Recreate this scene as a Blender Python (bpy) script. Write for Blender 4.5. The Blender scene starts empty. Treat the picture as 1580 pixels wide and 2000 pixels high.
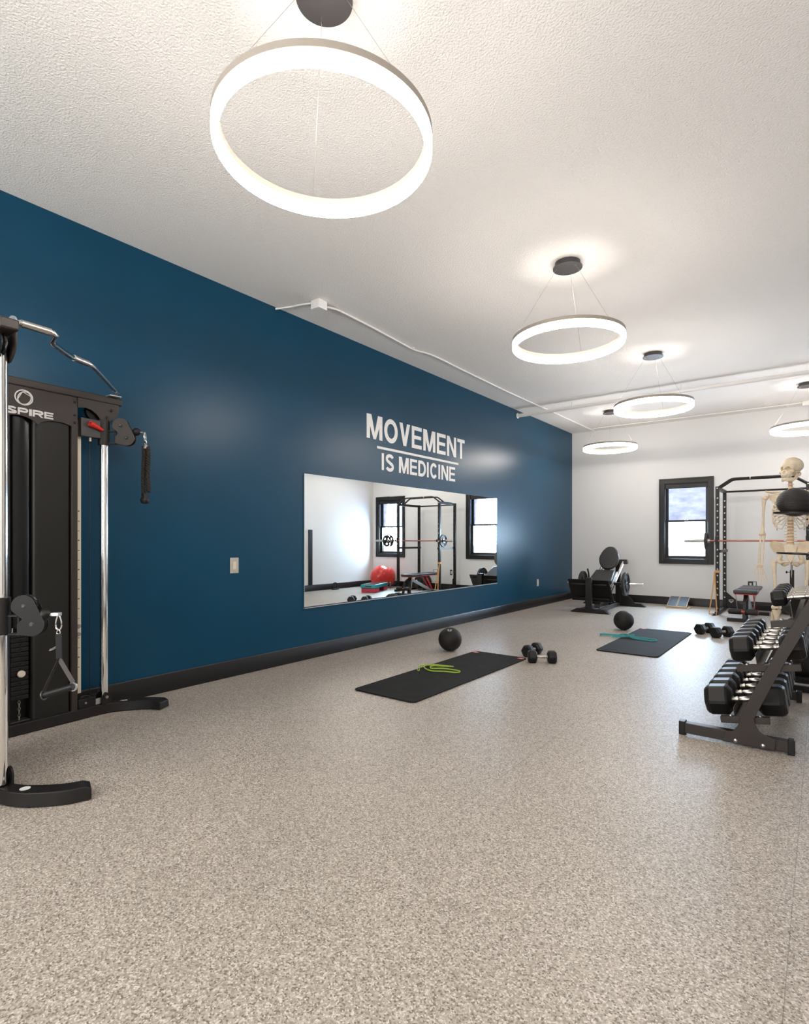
import bpy, bmesh, math, random
from mathutils import Vector, Matrix
random.seed(7)
PI = math.pi
V = Vector
SC = bpy.context.scene
COL = SC.collection

# ------------------------------------------------------------------ camera
cam_d = bpy.data.cameras.new('camera'); cam = bpy.data.objects.new('camera', cam_d); COL.objects.link(cam)
cam.location = (4.16, 0.0, 1.2)
cam.rotation_euler = (PI/2, 0, math.radians(37.29))
cam_d.sensor_fit = 'HORIZONTAL'; cam_d.sensor_width = 36.0
cam_d.lens = 36.0*1073/1580
cam_d.shift_y = 56/1580
cam_d.clip_start = 0.05; cam_d.clip_end = 200
SC.camera = cam

# ------------------------------------------------------------------ world, daylight, exposure
SC.view_settings.view_transform = 'Standard'
SC.view_settings.look = 'None'
SC.view_settings.gamma = 1.0
SC.view_settings.use_curve_mapping = False
SC.view_settings.exposure = 1.34
SC.cycles.use_denoising = True
SC.cycles.max_bounces = 10
SC.cycles.diffuse_bounces = 5
SC.cycles.glossy_bounces = 5
SC.cycles.transparent_max_bounces = 12
SC.cycles.sample_clamp_indirect = 8.0
SC.cycles.caustics_reflective = False
SC.cycles.caustics_refractive = False
RING_STRENGTH = 16.8
RING_COLOR = (1.0, 0.925, 0.85, 1)
world = bpy.data.worlds.new('world'); SC.world = world; world.use_nodes = True
bg = world.node_tree.nodes['Background']
bg.inputs[0].default_value = (0.86, 0.93, 1.0, 1); bg.inputs[1].default_value = 3.6

def area_light(name, loc, rot, sx, sy, power, color):
    l = bpy.data.lights.new(name, 'AREA'); l.shape = 'RECTANGLE'; l.size = sx; l.size_y = sy
    l.energy = power; l.color = color
    o = bpy.data.objects.new(name, l); COL.objects.link(o); o.location = loc; o.rotation_euler = rot
    return o
WX1, WX2, WZ0, WZ1 = 1.78, 2.51, 0.86, 2.27       # first window opening
W2X1, W2X2 = 4.69, 5.37                            # second window opening
for k, xc in enumerate(((WX1+WX2)/2, (W2X1+W2X2)/2)):
    area_light('daylight', (xc, 11.62, 1.75), (-PI/2-0.12, 0, 0), 0.85, 1.3, 105, (0.56, 0.77, 1.0))
for xc in (1.45, 3.95):                              # foreground fill light at the two added windows behind the camera
    area_light('front_fill', (xc, -2.62, 1.75), (PI/2, 0, 0), 1.5, 1.5, 26, (1.0, 0.94, 0.87))

# ------------------------------------------------------------------ materials
def mat(name, color, rough=0.5, metal=0.0, spec=0.5, bump=None, noise=None, coat=0.0, emit=None, sheen=0.0):
    m = bpy.data.materials.new(name); m.use_nodes = True
    nt = m.node_tree; b = nt.nodes['Principled BSDF']
    c = (*color, 1) if len(color) == 3 else color
    b.inputs['Base Color'].default_value = c
    b.inputs['Roughness'].default_value = rough
    b.inputs['Metallic'].default_value = metal
    b.inputs['Specular IOR Level'].default_value = spec
    if coat: b.inputs['Coat Weight'].default_value = coat; b.inputs['Coat Roughness'].default_value = 0.1
    tc = nt.nodes.new('ShaderNodeTexCoord')
    if noise:                                        # (scale, amount)
        n = nt.nodes.new('ShaderNodeTexNoise'); n.inputs['Scale'].default_value = noise[0]; n.inputs['Detail'].default_value = 4
        nt.links.new(tc.outputs['Object'], n.inputs['Vector'])
        r = nt.nodes.new('ShaderNodeMapRange'); r.inputs[1].default_value = 0.3; r.inputs[2].default_value = 0.7
        r.inputs[3].default_value = 1-noise[1]; r.inputs[4].default_value = 1+noise[1]
        mx = nt.nodes.new('ShaderNodeVectorMath'); mx.operation = 'SCALE'; mx.inputs[0].default_value = c[:3]
        nt.links.new(n.outputs[0], r.inputs[0]); nt.links.new(r.outputs[0], mx.inputs['Scale'])
        nt.links.new(mx.outputs[0], b.inputs['Base Color'])
    if bump:                                         # (scale, strength, distance)
        n = nt.nodes.new('ShaderNodeTexNoise'); n.inputs['Scale'].default_value = bump[0]; n.inputs['Detail'].default_value = 3
        nt.links.new(tc.outputs['Object'], n.inputs['Vector'])
        bp = nt.nodes.new('ShaderNodeBump'); bp.inputs['Strength'].default_value = bump[1]; bp.inputs['Distance'].default_value = bump[2]
        nt.links.new(n.outputs[0], bp.inputs['Height']); nt.links.new(bp.outputs[0], b.inputs['Normal'])
    if emit:
        b.inputs['Emission Color'].default_value = emit[0]; b.inputs['Emission Strength'].default_value = emit[1]
    return m

M_CEIL = mat('ceiling_paint', (0.85, 0.82, 0.79), 0.8, bump=(95, 1.0, 0.008), spec=0.2)
M_WALL = mat('white_wall_paint', (0.70, 0.698, 0.692), 0.55, bump=(60, 0.08, 0.003), spec=0.3)
M_BLUE = mat('blue_wall_paint', (0.0006, 0.046, 0.094), 0.33, bump=(45, 0.10, 0.004), noise=(1.3, 0.05), spec=0.30)
M_TRIM = mat('black_trim_paint', (0.009, 0.008, 0.008), 0.34, spec=0.35)
M_BLACK = mat('black_powder_coat', (0.010, 0.0085, 0.008), 0.42, spec=0.32, bump=(400, 0.06, 0.001))
M_BROWN = mat('dark_bronze_powder_coat', (0.030, 0.0215, 0.018), 0.45, spec=0.4, bump=(500, 0.06, 0.001))
M_GLOSSB = mat('gloss_black_plastic', (0.005, 0.005, 0.005), 0.22, spec=0.35)
M_SHROUD = mat('smoked_black_plastic', (0.0115, 0.0105, 0.009), 0.45, spec=0.3)
M_RUBBER = mat('black_rubber', (0.007, 0.006, 0.006), 0.46, spec=0.35, bump=(300, 0.1, 0.001))
M_BALL = mat('ball_rubber', (0.014, 0.012, 0.011), 0.6, spec=0.3, bump=(160, 0.5, 0.003))
M_CHROME = mat('chrome', (0.82, 0.80, 0.77), 0.10, metal=1.0)
M_STEEL = mat('brushed_steel', (0.52, 0.49, 0.455), 0.28, metal=1.0)
M_SILVER = mat('silver_frame_paint', (0.55, 0.55, 0.56), 0.35, metal=0.8)
M_COPPER = mat('copper_bar_shaft', (0.36, 0.13, 0.085), 0.32, metal=0.9)
M_WHITE = mat('white_vinyl', (0.78, 0.76, 0.74), 0.45)
M_LOGO = mat('grey_white_print', (0.62, 0.60, 0.58), 0.5)
M_CONDUIT = mat('painted_conduit', (0.80, 0.78, 0.75), 0.45)
M_RED = mat('red_plastic', (0.55, 0.015, 0.01), 0.35)
M_ORANGE = mat('orange_red_print', (0.62, 0.06, 0.03), 0.5)
M_VINYL = mat('black_upholstery', (0.030, 0.029, 0.030), 0.42, bump=(220, 0.1, 0.001))
M_WOOD = mat('birch_plywood', (0.52, 0.38, 0.23), 0.5, noise=(14, 0.12))
M_GRIT = mat('grip_tape', (0.022, 0.026, 0.035), 0.6, bump=(500, 0.4, 0.002))
M_BONE = mat('ivory_bone_plastic', (0.72, 0.60, 0.44), 0.42, noise=(22, 0.10), bump=(60, 0.15, 0.003))
M_DISC = mat('orange_spinal_disc', (0.66, 0.33, 0.14), 0.45)
M_GREEN = mat('green_latex', (0.36, 0.52, 0.05), 0.45)
M_TEAL = mat('teal_latex', (0.06, 0.34, 0.36), 0.45)
M_TAN = mat('tan_latex', (0.62, 0.33, 0.13), 0.5)
M_TEALP = mat('teal_step_plastic', (0.01, 0.30, 0.33), 0.4)
M_PINKP = mat('crimson_riser_plastic', (0.55, 0.02, 0.07), 0.4)
M_BALLRED = mat('red_vinyl_ball', (0.62, 0.035, 0.03), 0.25)
M_IVORY = mat('ivory_switch_plastic', (0.66, 0.59, 0.47), 0.35)
M_PLATE = mat('nickel_wall_plate', (0.50, 0.45, 0.39), 0.38, metal=0.35)
M_DARKGREY = mat('dark_grey_metal', (0.055, 0.052, 0.052), 0.42, metal=0.2)
M_CANOPY = mat('brushed_grey_canopy', (0.062, 0.056, 0.056), 0.42, metal=0.4)
M_RINGMETAL = mat('ring_aluminium', (0.40, 0.35, 0.30), 0.5, metal=0.2)
M_STRAP = mat('grey_nylon_webbing', (0.075, 0.066, 0.062), 0.7)
M_ROPE = mat('black_braided_rope', (0.014, 0.009, 0.007), 0.65)
M_GREYROD = mat('grey_rod', (0.30, 0.27, 0.27), 0.4, metal=0.5)
M_RING = mat('glowing_diffuser', (0.9, 0.88, 0.85), 0.5, emit=(RING_COLOR, RING_STRENGTH))
M_MIRROR = mat('mirror_glass', (0.93, 0.955, 0.94), 0.0, metal=1.0)
M_MIRROREDGE = mat('mirror_edge', (0.55, 0.60, 0.58), 0.2)

def floor_material():
    m = bpy.data.materials.new('speckled_rubber_floor'); m.use_nodes = True
    nt = m.node_tree; N = nt.nodes; L = nt.links; b = N['Principled BSDF']
    tc = N.new('ShaderNodeTexCoord')
    v = N.new('ShaderNodeTexVoronoi'); v.inputs['Scale'].default_value = 205; v.inputs['Randomness'].default_value = 1
    L.new(tc.outputs['Object'], v.inputs['Vector'])
    sep = N.new('ShaderNodeSeparateColor'); L.new(v.outputs['Color'], sep.inputs[0])
    cr = N.new('ShaderNodeValToRGB'); e = cr.color_ramp; e.interpolation = 'CONSTANT'
    e.elements[0].position = 0; e.elements[0].color = (0.165, 0.138, 0.113, 1)
    e.elements[1].position = 0.12; e.elements[1].color = (0.29, 0.248, 0.205, 1)
    for p, c in ((0.36, (0.37, 0.325, 0.275, 1)), (0.62, (0.45, 0.40, 0.345, 1)), (0.86, (0.59, 0.54, 0.485, 1))):
        q = e.elements.new(p); q.color = c
    L.new(sep.outputs[0], cr.inputs[0])
    n = N.new('ShaderNodeTexNoise'); n.inputs['Scale'].default_value = 1.1; n.inputs['Detail'].default_value = 5
    L.new(tc.outputs['Object'], n.inputs['Vector'])
    mr = N.new('ShaderNodeMapRange'); mr.inputs[1].default_value = 0.3; mr.inputs[2].default_value = 0.7
    mr.inputs[3].default_value = 0.94; mr.inputs[4].default_value = 1.05; L.new(n.outputs[0], mr.inputs[0])
    # seams between the rolls, 1.22 m apart, running the length of the room
    sx = N.new('ShaderNodeSeparateXYZ'); L.new(tc.outputs['Object'], sx.inputs[0])
    a = N.new('ShaderNodeMath'); a.operation = 'ADD'; a.inputs[1].default_value = 1.22*4 - 2.86 + 0.61; L.new(sx.outputs[0], a.inputs[0])
    mo = N.new('ShaderNodeMath'); mo.operation = 'MODULO'; mo.inputs[1].default_value = 1.22; L.new(a.outputs[0], mo.inputs[0])
    s2 = N.new('ShaderNodeMath'); s2.operation = 'SUBTRACT'; s2.inputs[1].default_value = 0.61; L.new(mo.outputs[0], s2.inputs[0])
    ab = N.new('ShaderNodeMath'); ab.operation = 'ABSOLUTE'; L.new(s2.outputs[0], ab.inputs[0])
    ms = N.new('ShaderNodeMapRange'); ms.inputs[1].default_value = 0.0006; ms.inputs[2].default_value = 0.0022
    ms.inputs[3].default_value = 0.62; ms.inputs[4].default_value = 1.0; L.new(ab.outputs[0], ms.inputs[0])
    mm = N.new('ShaderNodeMath'); mm.operation = 'MULTIPLY'; L.new(mr.outputs[0], mm.inputs[0]); L.new(ms.outputs[0], mm.inputs[1])
    mx = N.new('ShaderNodeVectorMath'); mx.operation = 'SCALE'
    L.new(cr.outputs[0], mx.inputs[0]); L.new(mm.outputs[0], mx.inputs['Scale']); L.new(mx.outputs[0], b.inputs['Base Color'])
    b.inputs['Roughness'].default_value = 0.44; b.inputs['Specular IOR Level'].default_value = 0.42
    bp = N.new('ShaderNodeBump'); bp.inputs['Strength'].default_value = 0.22; bp.inputs['Distance'].default_value = 0.002
    L.new(v.outputs['Distance'], bp.inputs['Height']); L.new(bp.outputs[0], b.inputs['Normal'])
    return m
M_FLOOR = floor_material()

def glass_material(name, tint, gloss=0.06, frosted=None):
    m = bpy.data.materials.new(name); m.use_nodes = True
    nt = m.node_tree; N = nt.nodes; L = nt.links
    for n in list(N):
        if n.type == 'BSDF_PRINCIPLED': N.remove(n)
    out = [n for n in N if n.type == 'OUTPUT_MATERIAL'][0]
    t = N.new('ShaderNodeBsdfTransparent'); t.inputs[0].default_value = (*tint, 1)
    g = N.new('ShaderNodeBsdfGlossy'); g.inputs['Roughness'].default_value = 0.03
    mx = N.new('ShaderNodeMixShader'); mx.inputs[0].default_value = gloss
    if frosted:
        tc = N.new('ShaderNodeTexCoord'); mp = N.new('ShaderNodeMapping'); mp.inputs['Scale'].default_value = (1.2, 1, 2.6)
        L.new(tc.outputs['Object'], mp.inputs[0])
        n = N.new('ShaderNodeTexNoise'); n.inputs['Scale'].default_value = 4.2; n.inputs['Detail'].default_value = 5
        L.new(mp.outputs[0], n.inputs['Vector'])
        cr = N.new('ShaderNodeValToRGB'); cr.color_ramp.elements[0].position = 0.3; cr.color_ramp.elements[1].position = 0.72
        cr.color_ramp.elements[0].color = (*frosted[0], 1); cr.color_ramp.elements[1].color = (*frosted[1], 1)
        L.new(n.outputs[0], cr.inputs[0]); L.new(cr.outputs[0], t.inputs[0])
    L.new(t.outputs[0], mx.inputs[1]); L.new(g.outputs[0], mx.inputs[2]); L.new(mx.outputs[0], out.inputs[0])
    return m
M_GLASS = glass_material('clear_glass', (0.97, 0.98, 0.98))
M_SCREEN = glass_material('screened_glass', (0.2, 0.2, 0.2), 0.04, frosted=((0.27, 0.28, 0.32), (0.37, 0.375, 0.41)))

# ------------------------------------------------------------------ mesh builder
def frame_z(d):
    d = V(d).normalized(); up = V((0, 0, 1)) if abs(d.z) < 0.95 else V((0, 1, 0))
    x = up.cross(d).normalized(); y = d.cross(x)
    return Matrix((x, y, d)).transposed()

class MB:
    def __init__(s): s.bm = bmesh.new()
    def _add(s, vs, fs):
        v = [s.bm.verts.new(p) for p in vs]
        for f in fs:
            try: s.bm.faces.new([v[i] for i in f])
            except ValueError: pass
        return s
    def box(s, c, d, rot=None):
        hx, hy, hz = d[0]/2, d[1]/2, d[2]/2
        P = [V((x, y, z)) for x in (-hx, hx) for y in (-hy, hy) for z in (-hz, hz)]
        if rot is not None: P = [rot @ p for p in P]
        P = [p+V(c) for p in P]
        return s._add(P, [(0, 1, 3, 2), (4, 6, 7, 5), (0, 4, 5, 1), (2, 3, 7, 6), (0, 2, 6, 4), (1, 5, 7, 3)])
    def bb(s, a, b):
        return s.box([(a[i]+b[i])/2 for i in range(3)], [abs(b[i]-a[i]) for i in range(3)])
    def bar(s, p0, p1, w, h, up=(0, 0, 1)):
        p0, p1 = V(p0), V(p1); d = (p1-p0); L = d.length; d.normalize()
        x = V(up).cross(d)
        if x.length < 1e-4: x = V((1, 0, 0)).cross(d)
        x.normalize(); y = d.cross(x)
        return s.box((p0+p1)/2, (w, h, L), Matrix((x, y, d)).transposed())
    def tube(s, pts, r, seg=12, closed=False, cap=True):
        pts = [V(p) for p in pts]; n = len(pts)
        rs = r if isinstance(r, (list, tuple)) else [r]*n
        rings = []; px = None
        for i, p in enumerate(pts):
            if closed: t = pts[(i+1) % n]-pts[i-1]
            elif i == 0: t = pts[1]-p
            elif i == n-1: t = p-pts[i-1]
            else: t = (pts[i+1]-p).normalized()+(p-pts[i-1]).normalized()
            if t.length < 1e-7: t = V((0, 0, 1))
            t.normalize()
            if px is None:
                px = frame_z(t).col[0]
            px = (px-t*px.dot(t))
            px = px.normalized() if px.length > 1e-6 else frame_z(t).col[0]
            y = t.cross(px)
            rings.append([s.bm.verts.new(p+(px*math.cos(a)+y*math.sin(a))*rs[i]) for a in [2*PI*k/seg for k in range(seg)]])
        m = n if closed else n-1
        for i in range(m):
            A, B = rings[i], rings[(i+1) % n]
            for k in range(seg): s.bm.faces.new((A[k], A[(k+1) % seg], B[(k+1) % seg], B[k]))
        if cap and not closed:
            s.bm.faces.new(rings[0][::-1]); s.bm.faces.new(rings[-1])
        return s
    def cyl(s, p0, p1, r, seg=16, r2=None):
        return s.tube([p0, p1], [r, r if r2 is None else r2], seg)
    def lathe(s, prof, c=(0, 0, 0), axis=(0, 0, 1), seg=32, closed=False):
        F = frame_z(axis); c = V(c); rings = []
        for (r, z) in prof:
            if r < 1e-6: rings.append([s.bm.verts.new(c+F@V((0, 0, z)))])
            else: rings.append([s.bm.verts.new(c+F@V((r*math.cos(2*PI*k/seg), r*math.sin(2*PI*k/seg), z))) for k in range(seg)])
        m = len(rings) if closed else len(rings)-1
        for i in range(m):
            A, B = rings[i], rings[(i+1) % len(rings)]
            for k in range(seg):
                k2 = (k+1) % seg
                if len(A) == 1 and len(B) == 1: continue
                if len(A) == 1: s.bm.faces.new((A[0], B[k2], B[k]))
                elif len(B) == 1: s.bm.faces.new((A[k], A[k2], B[0]))
                else: s.bm.faces.new((A[k], A[k2], B[k2], B[k]))
        if not closed:
            for R_ in (rings[0], rings[-1]):
                if len(R_) > 1:
                    try: s.bm.faces.new(R_)
                    except ValueError: pass
        return s
    def ring(s, c, r0, r1, h, axis=(0, 0, 1), seg=32):
        return s.lathe([(r0, -h/2), (r1, -h/2), (r1, h/2), (r0, h/2)], c, axis, seg, closed=True)
    def prism(s, poly, o, u, v, depth):
        o, u, v = V(o), V(u).normalized(), V(v).normalized(); w = u.cross(v)
        A = [s.bm.verts.new(o+u*a+v*b) for a, b in poly]; B = [s.bm.verts.new(o+u*a+v*b+w*depth) for a, b in poly]
        n = len(poly)
        s.bm.faces.new(A[::-1]); s.bm.faces.new(B)
        for i in range(n): s.bm.faces.new((A[i], A[(i+1) % n], B[(i+1) % n], B[i]))
        return s
    def ell(s, c, r, rot=None, seg=20, rings=12):
        M = Matrix.Diagonal((*r, 1))
        if rot is not None: M = rot.to_4x4() @ M
        bmesh.ops.create_uvsphere(s.bm, u_segments=seg, v_segments=rings, radius=1, matrix=Matrix.Translation(V(c)) @ M)
        return s
    def ribbon(s, pts, w, th, up=(0, 0, 1), closed=False):
        """flat strip, w along 'up', th across"""
        pts = [V(p) for p in pts]; n = len(pts); R_ = []
        ups = up if isinstance(up, list) else [V(up)]*n
        for i, p in enumerate(pts):
            if closed: t = pts[(i+1) % n]-pts[i-1]
            else: t = pts[min(i+1, n-1)]-pts[max(i-1, 0)]
            t.normalize(); U = V(ups[i]); U = (U-t*U.dot(t)).normalized(); x = t.cross(U)
            R_.append([s.bm.verts.new(p+U*a*w/2+x*b*th/2) for a, b in ((-1, -1), (1, -1), (1, 1), (-1, 1))])
        m = n if closed else n-1
        for i in range(m):
            A, B = R_[i], R_[(i+1) % n]
            for k in range(4): s.bm.faces.new((A[k], A[(k+1) % 4], B[(k+1) % 4], B[k]))
        if not closed: s.bm.faces.new(R_[0][::-1]); s.bm.faces.new(R_[-1])
        return s
    def build(s, name, m, parent=None, M=None, bevel=0.0, segs=2, sharp=38, kind=None, label=None, subsurf=0):
        if M is not None: s.bm.transform(M)
        bmesh.ops.recalc_face_normals(s.bm, faces=s.bm.faces)
        me = bpy.data.meshes.new(name); s.bm.to_mesh(me); s.bm.free()
        me.materials.append(m)
        me.polygons.foreach_set('use_smooth', [True]*len(me.polygons))
        me.set_sharp_from_angle(angle=math.radians(sharp))
        o = bpy.data.objects.new(name, me); COL.objects.link(o)
        if parent is not None: o.parent = parent
        if kind: o['kind'] = kind
        if label: o['label'] = label
        if bevel:
            b = o.modifiers.new('bevel', 'BEVEL'); b.width = bevel; b.segments = segs; b.limit_method = 'ANGLE'; b.angle_limit = math.radians(40)
        if subsurf:
            q = o.modifiers.new('subsurf', 'SUBSURF'); q.levels = subsurf; q.render_levels = subsurf
        return o

def tag(o, label, cat, group=None):
    o['label'] = label; o['category'] = cat
    if group: o['group'] = group
    return o
def thing(name, label, cat, loc=(0, 0, 0), rz=0.0, group=None):
    o = bpy.data.objects.new(name, None); COL.objects.link(o); o.location = loc; o.rotation_euler = (0, 0, rz)
    o.empty_display_size = 0.1
    return tag(o, label, cat, group)
def dup(root, loc=None, rot=None, label=None, group=None):
    def cp(o, par):
        c = o.copy(); COL.objects.link(c)
        if par is not None: c.parent = par
        for ch in list(o.children): cp(ch, c)
        return c
    r = cp(root, None)
    if loc is not None: r.location = loc
    if rot is not None: r.rotation_euler = rot
    if label: r['label'] = label
    if group: r['group'] = group
    return r
def smooth(pts, n=6, closed=False):
    pts = [V(p) for p in pts]; N = len(pts); out = []
    rng = range(N) if closed else range(N-1)
    for i in rng:
        if closed: p0, p1, p2, p3 = pts[i-1], pts[i], pts[(i+1) % N], pts[(i+2) % N]
        else: p0, p1, p2, p3 = pts[max(i-1, 0)], pts[i], pts[i+1], pts[min(i+2, N-1)]
        for k in range(n):
            t = k/n
            out.append(0.5*((2*p1)+(-p0+p2)*t+(2*p0-5*p1+4*p2-p3)*t*t+(-p0+3*p1-3*p2+p3)*t**3))
    if not closed: out.append(pts[-1])
    return out
def bake(o):
    """apply the modifiers of o"""
    dg = bpy.context.evaluated_depsgraph_get(); dg.update()
    me = bpy.data.meshes.new_from_object(o.evaluated_get(dg))
    o.modifiers.clear(); o.data = me
    me.polygons.foreach_set('use_smooth', [True]*len(me.polygons))
    return o

# ------------------------------------------------------------------ glyphs (straight strokes and arcs)
def arc(cx, cy, rx, ry, a0, a1, n=14):
    return [(cx+rx*math.cos(math.radians(a0+(a1-a0)*i/n)), cy+ry*math.sin(math.radians(a0+(a1-a0)*i/n))) for i in range(n+1)]
def rrect_path(x0, x1, y0, y1, rx, ry):
    return (arc(x1-rx, y1-ry, rx, ry, 0, 90, 8)+arc(x0+rx, y1-ry, rx, ry, 90, 180, 8)
            + arc(x0+rx, y0+ry, rx, ry, 180, 270, 8)+arc(x1-rx, y0+ry, rx, ry, 270, 360, 8))
def glyph(ch, w, t):
    """list of (kind, data): 'poly' outlines or 'path' (points, closed) drawn with stroke t; cap height 1"""
    h = t/2; R = lambda x0, y0, x1, y1: ('poly', [(x0, y0), (x1, y0), (x1, y1), (x0, y1)])
    th = t*0.86
    if ch == 'M': return [R(0, 0, t, 1), R(w-t, 0, w, 1), ('poly', [(0, 1), (t*1.45, 1), (w/2+t*0.36, 0), (w/2-t*0.36, 0)]), ('poly', [(w-t*1.45, 1), (w, 1), (w/2+t*0.36, 0), (w/2-t*0.36, 0)])]
    if ch == 'N': return [R(0, 0, t, 1), R(w-t, 0, w, 1), ('poly', [(0, 1), (t*1.1, 1), (w, 0), (w-t*1.1, 0)])]
    if ch == 'V': return [('poly', [(0, 1), (t*1.12, 1), (w/2+t*0.5, 0), (w/2-t*0.5, 0)]), ('poly', [(w-t*1.12, 1), (w, 1), (w/2+t*0.5, 0), (w/2-t*0.5, 0)])]
    if ch == 'E': return [R(0, 0, t, 1), R(0, 0, w, th), R(0, 1-th, w, 1), R(0, 0.5-th*0.42, w*0.93, 0.5+th*0.5)]
    if ch == 'T': return [R(w/2-t/2, 0, w/2+t/2, 1), R(0, 1-th, w, 1)]
    if ch == 'I': return [R(0, 0, t, 1)]
    if ch == 'O': return [('path', (rrect_path(h, w-h, -0.02+h, 1.02-h, (w-t)/2, 0.42), True))]
    if ch == 'D': return [R(0, 0, t, 1), ('path', ([(h, 1-th/2)]+arc(w*0.45, 0.5, w*0.55-h, 0.5-th/2, 90, -90, 18)+[(h, th/2)], False))]
    if ch == 'C': return [('path', (arc(w/2, 0.5, w/2-h, 0.52-h, 38, 322, 30), False))]
    if ch == 'S':
        ry = 0.27-h/2
        a = arc(w/2, 0.735, w/2-h, 0.285-h*0.9, 18, 250, 18); b = arc(w/2, 0.265, w/2-h, 0.285-h*0.9, 70, -162, 18)
        return [('path', (a+b, False))]
    if ch == 'P': return [R(0, 0, t, 1), ('path', ([(h, 1-th/2)]+arc(w*0.68, 0.68, w*0.32-h, 0.32-th/2, 90, -90, 12)+[(h, 0.36+th/2)], False))]
    if ch == 'R': return glyph('P', w, t)+[('poly', [(w*0.42, 0.42), (w*0.42+t*1.2, 0.42), (w, 0), (w-t*1.25, 0)])]
    return []
def thick(path, t, closed):
    pts = [V((a, b)) for a, b in path]
    q = [pts[0]]
    for p in pts[1:]:
        if (p-q[-1]).length > 1e-4: q.append(p)
    pts = q
    if closed and (pts[0]-pts[-1]).length < 1e-4: pts.pop()
    n = len(pts); Lf, Rt = [], []
    for i, p in enumerate(pts):
        if closed: a, b = pts[i-1], pts[(i+1) % n]
        else: a, b = pts[max(i-1, 0)], pts[min(i+1, n-1)]
        d = (b-a).normalized(); nn = V((-d.y, d.x))
        Lf.append(p+nn*t/2); Rt.append(p-nn*t/2)
    quads = []
    for i in range(n if closed else n-1):
        j = (i+1) % n; quads.append([Lf[i], Lf[j], Rt[j], Rt[i]])
    return quads
def letter(mb, ch, w, t, h, o, u, v, depth):
    """draw a glyph of cap height h; o lower-left corner, u right, v up"""
    for gi, (kind, d) in enumerate(glyph(ch, w, t)):
        depth = depth*(1+0.12*gi) if gi else depth
        if kind == 'poly': mb.prism([(a*h, b*h) for a, b in d], o, u, v, depth)
        else:
            for q in thick(d[0], t, d[1]): mb.prism([(p.x*h, p.y*h) for p in q], o, u, v, depth)

# ================================================================== THE ROOM
RW, RD, RH, RF = 5.58, 11.23, 3.43, -2.4        # width, depth, height, front wall
def structure(name, mb, m, bevel=0): return mb.build(name, m, kind='structure', bevel=bevel)
structure('floor', MB().bb((-0.15, RF-0.15, -0.12), (RW+0.15, RD+0.22, 0)), M_FLOOR)
structure('ceiling', MB().bb((-0.15, RF-0.15, RH), (RW+0.15, RD+0.22, RH+0.12)), M_CEIL)
structure('wall_left', MB().bb((-0.15, RF, 0), (0, RD, RH)), M_BLUE)
structure('wall_right', MB().bb((RW, RF, 0), (RW+0.15, RD, RH)), M_WALL)
wf = MB(); y0, y1 = RF-0.15, RF; F1, F2, F3, F4, FZ0, FZ1 = 0.70, 2.20, 3.20, 4.70, 1.0, 2.5
wf.bb((-0.15, y0, 0), (RW+0.15, y1, FZ0)); wf.bb((-0.15, y0, FZ1), (RW+0.15, y1, RH))
wf.bb((-0.15, y0, FZ0), (F1, y1, FZ1)); wf.bb((F2, y0, FZ0), (F3, y1, FZ1)); wf.bb((F4, y0, FZ0), (RW+0.15, y1, FZ1))
structure('wall_front', wf, M_WALL)
for nm, a, b in (('added_window_3', F1, F2), ('added_window_4', F3, F4)):  # two windows added out of view to go with the fill light
    mb = MB()
    for p, q in (((a, FZ0), (a+0.05, FZ1)), ((b-0.05, FZ0), (b, FZ1)), ((a+0.05, FZ0), (b-0.05, FZ0+0.05)), ((a+0.05, FZ1-0.05), (b-0.05, FZ1)), (((a+b)/2-0.02, FZ0+0.05), ((a+b)/2+0.02, FZ1-0.05))):
        mb.bb((p[0], RF-0.10, p[1]), (q[0], RF-0.04, q[1]))
    w_ = mb.build(nm, M_TRIM, kind='structure', bevel=0.003)
    MB().bb((a+0.05, RF-0.075, FZ0+0.05), (b-0.05, RF-0.070, FZ1-0.05)).build('pane', M_GLASS, w_)
wb = MB(); y0, y1 = RD, RD+0.20
wb.bb((-0.15, y0, 0), (RW+0.15, y1, WZ0)); wb.bb((-0.15, y0, WZ1), (RW+0.15, y1, RH))
wb.bb((-0.15, y0, WZ0), (WX1, y1, WZ1)); wb.bb((WX2, y0, WZ0), (W2X1, y1, WZ1)); wb.bb((W2X2, y0, WZ0), (RW+0.15, y1, WZ1))
structure('wall_back', wb, M_WALL)

def baseboard(name, p0, p1, nrm):
    mb = MB(); p0, p1, nrm = V(p0), V(p1), V(nrm)
    prof = [(0, 0), (0.019, 0), (0.019, 0.115), (0.012, 0.128), (0.012, 0.136), (0.006, 0.145), (0, 0.145)]
    A = [mb.bm.verts.new(p0+nrm*a+V((0, 0, b))) for a, b in prof]; B = [mb.bm.verts.new(p1+nrm*a+V((0, 0, b))) for a, b in prof]
    n = len(prof); mb.bm.faces.new(A[::-1]); mb.bm.faces.new(B)
    for i in range(n): mb.bm.faces.new((A[i], A[(i+1) % n], B[(i+1) % n], B[i]))
    return mb.build(name, M_TRIM, kind='structure')
baseboard('baseboard_left', (0.001, RF, 0.001), (0.001, RD, 0.001), (1, 0, 0))
baseboard('baseboard_back', (0.02, RD-0.001, 0.001), (RW-0.02, RD-0.001, 0.001), (0, -1, 0))
baseboard('baseboard_right', (RW-0.001, RF, 0.001), (RW-0.001, RD, 0.001), (-1, 0, 0))
baseboard('baseboard_front', (0.02, RF+0.001, 0.001), (RW-0.02, RF+0.001, 0.001), (0, 1, 0))

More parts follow.
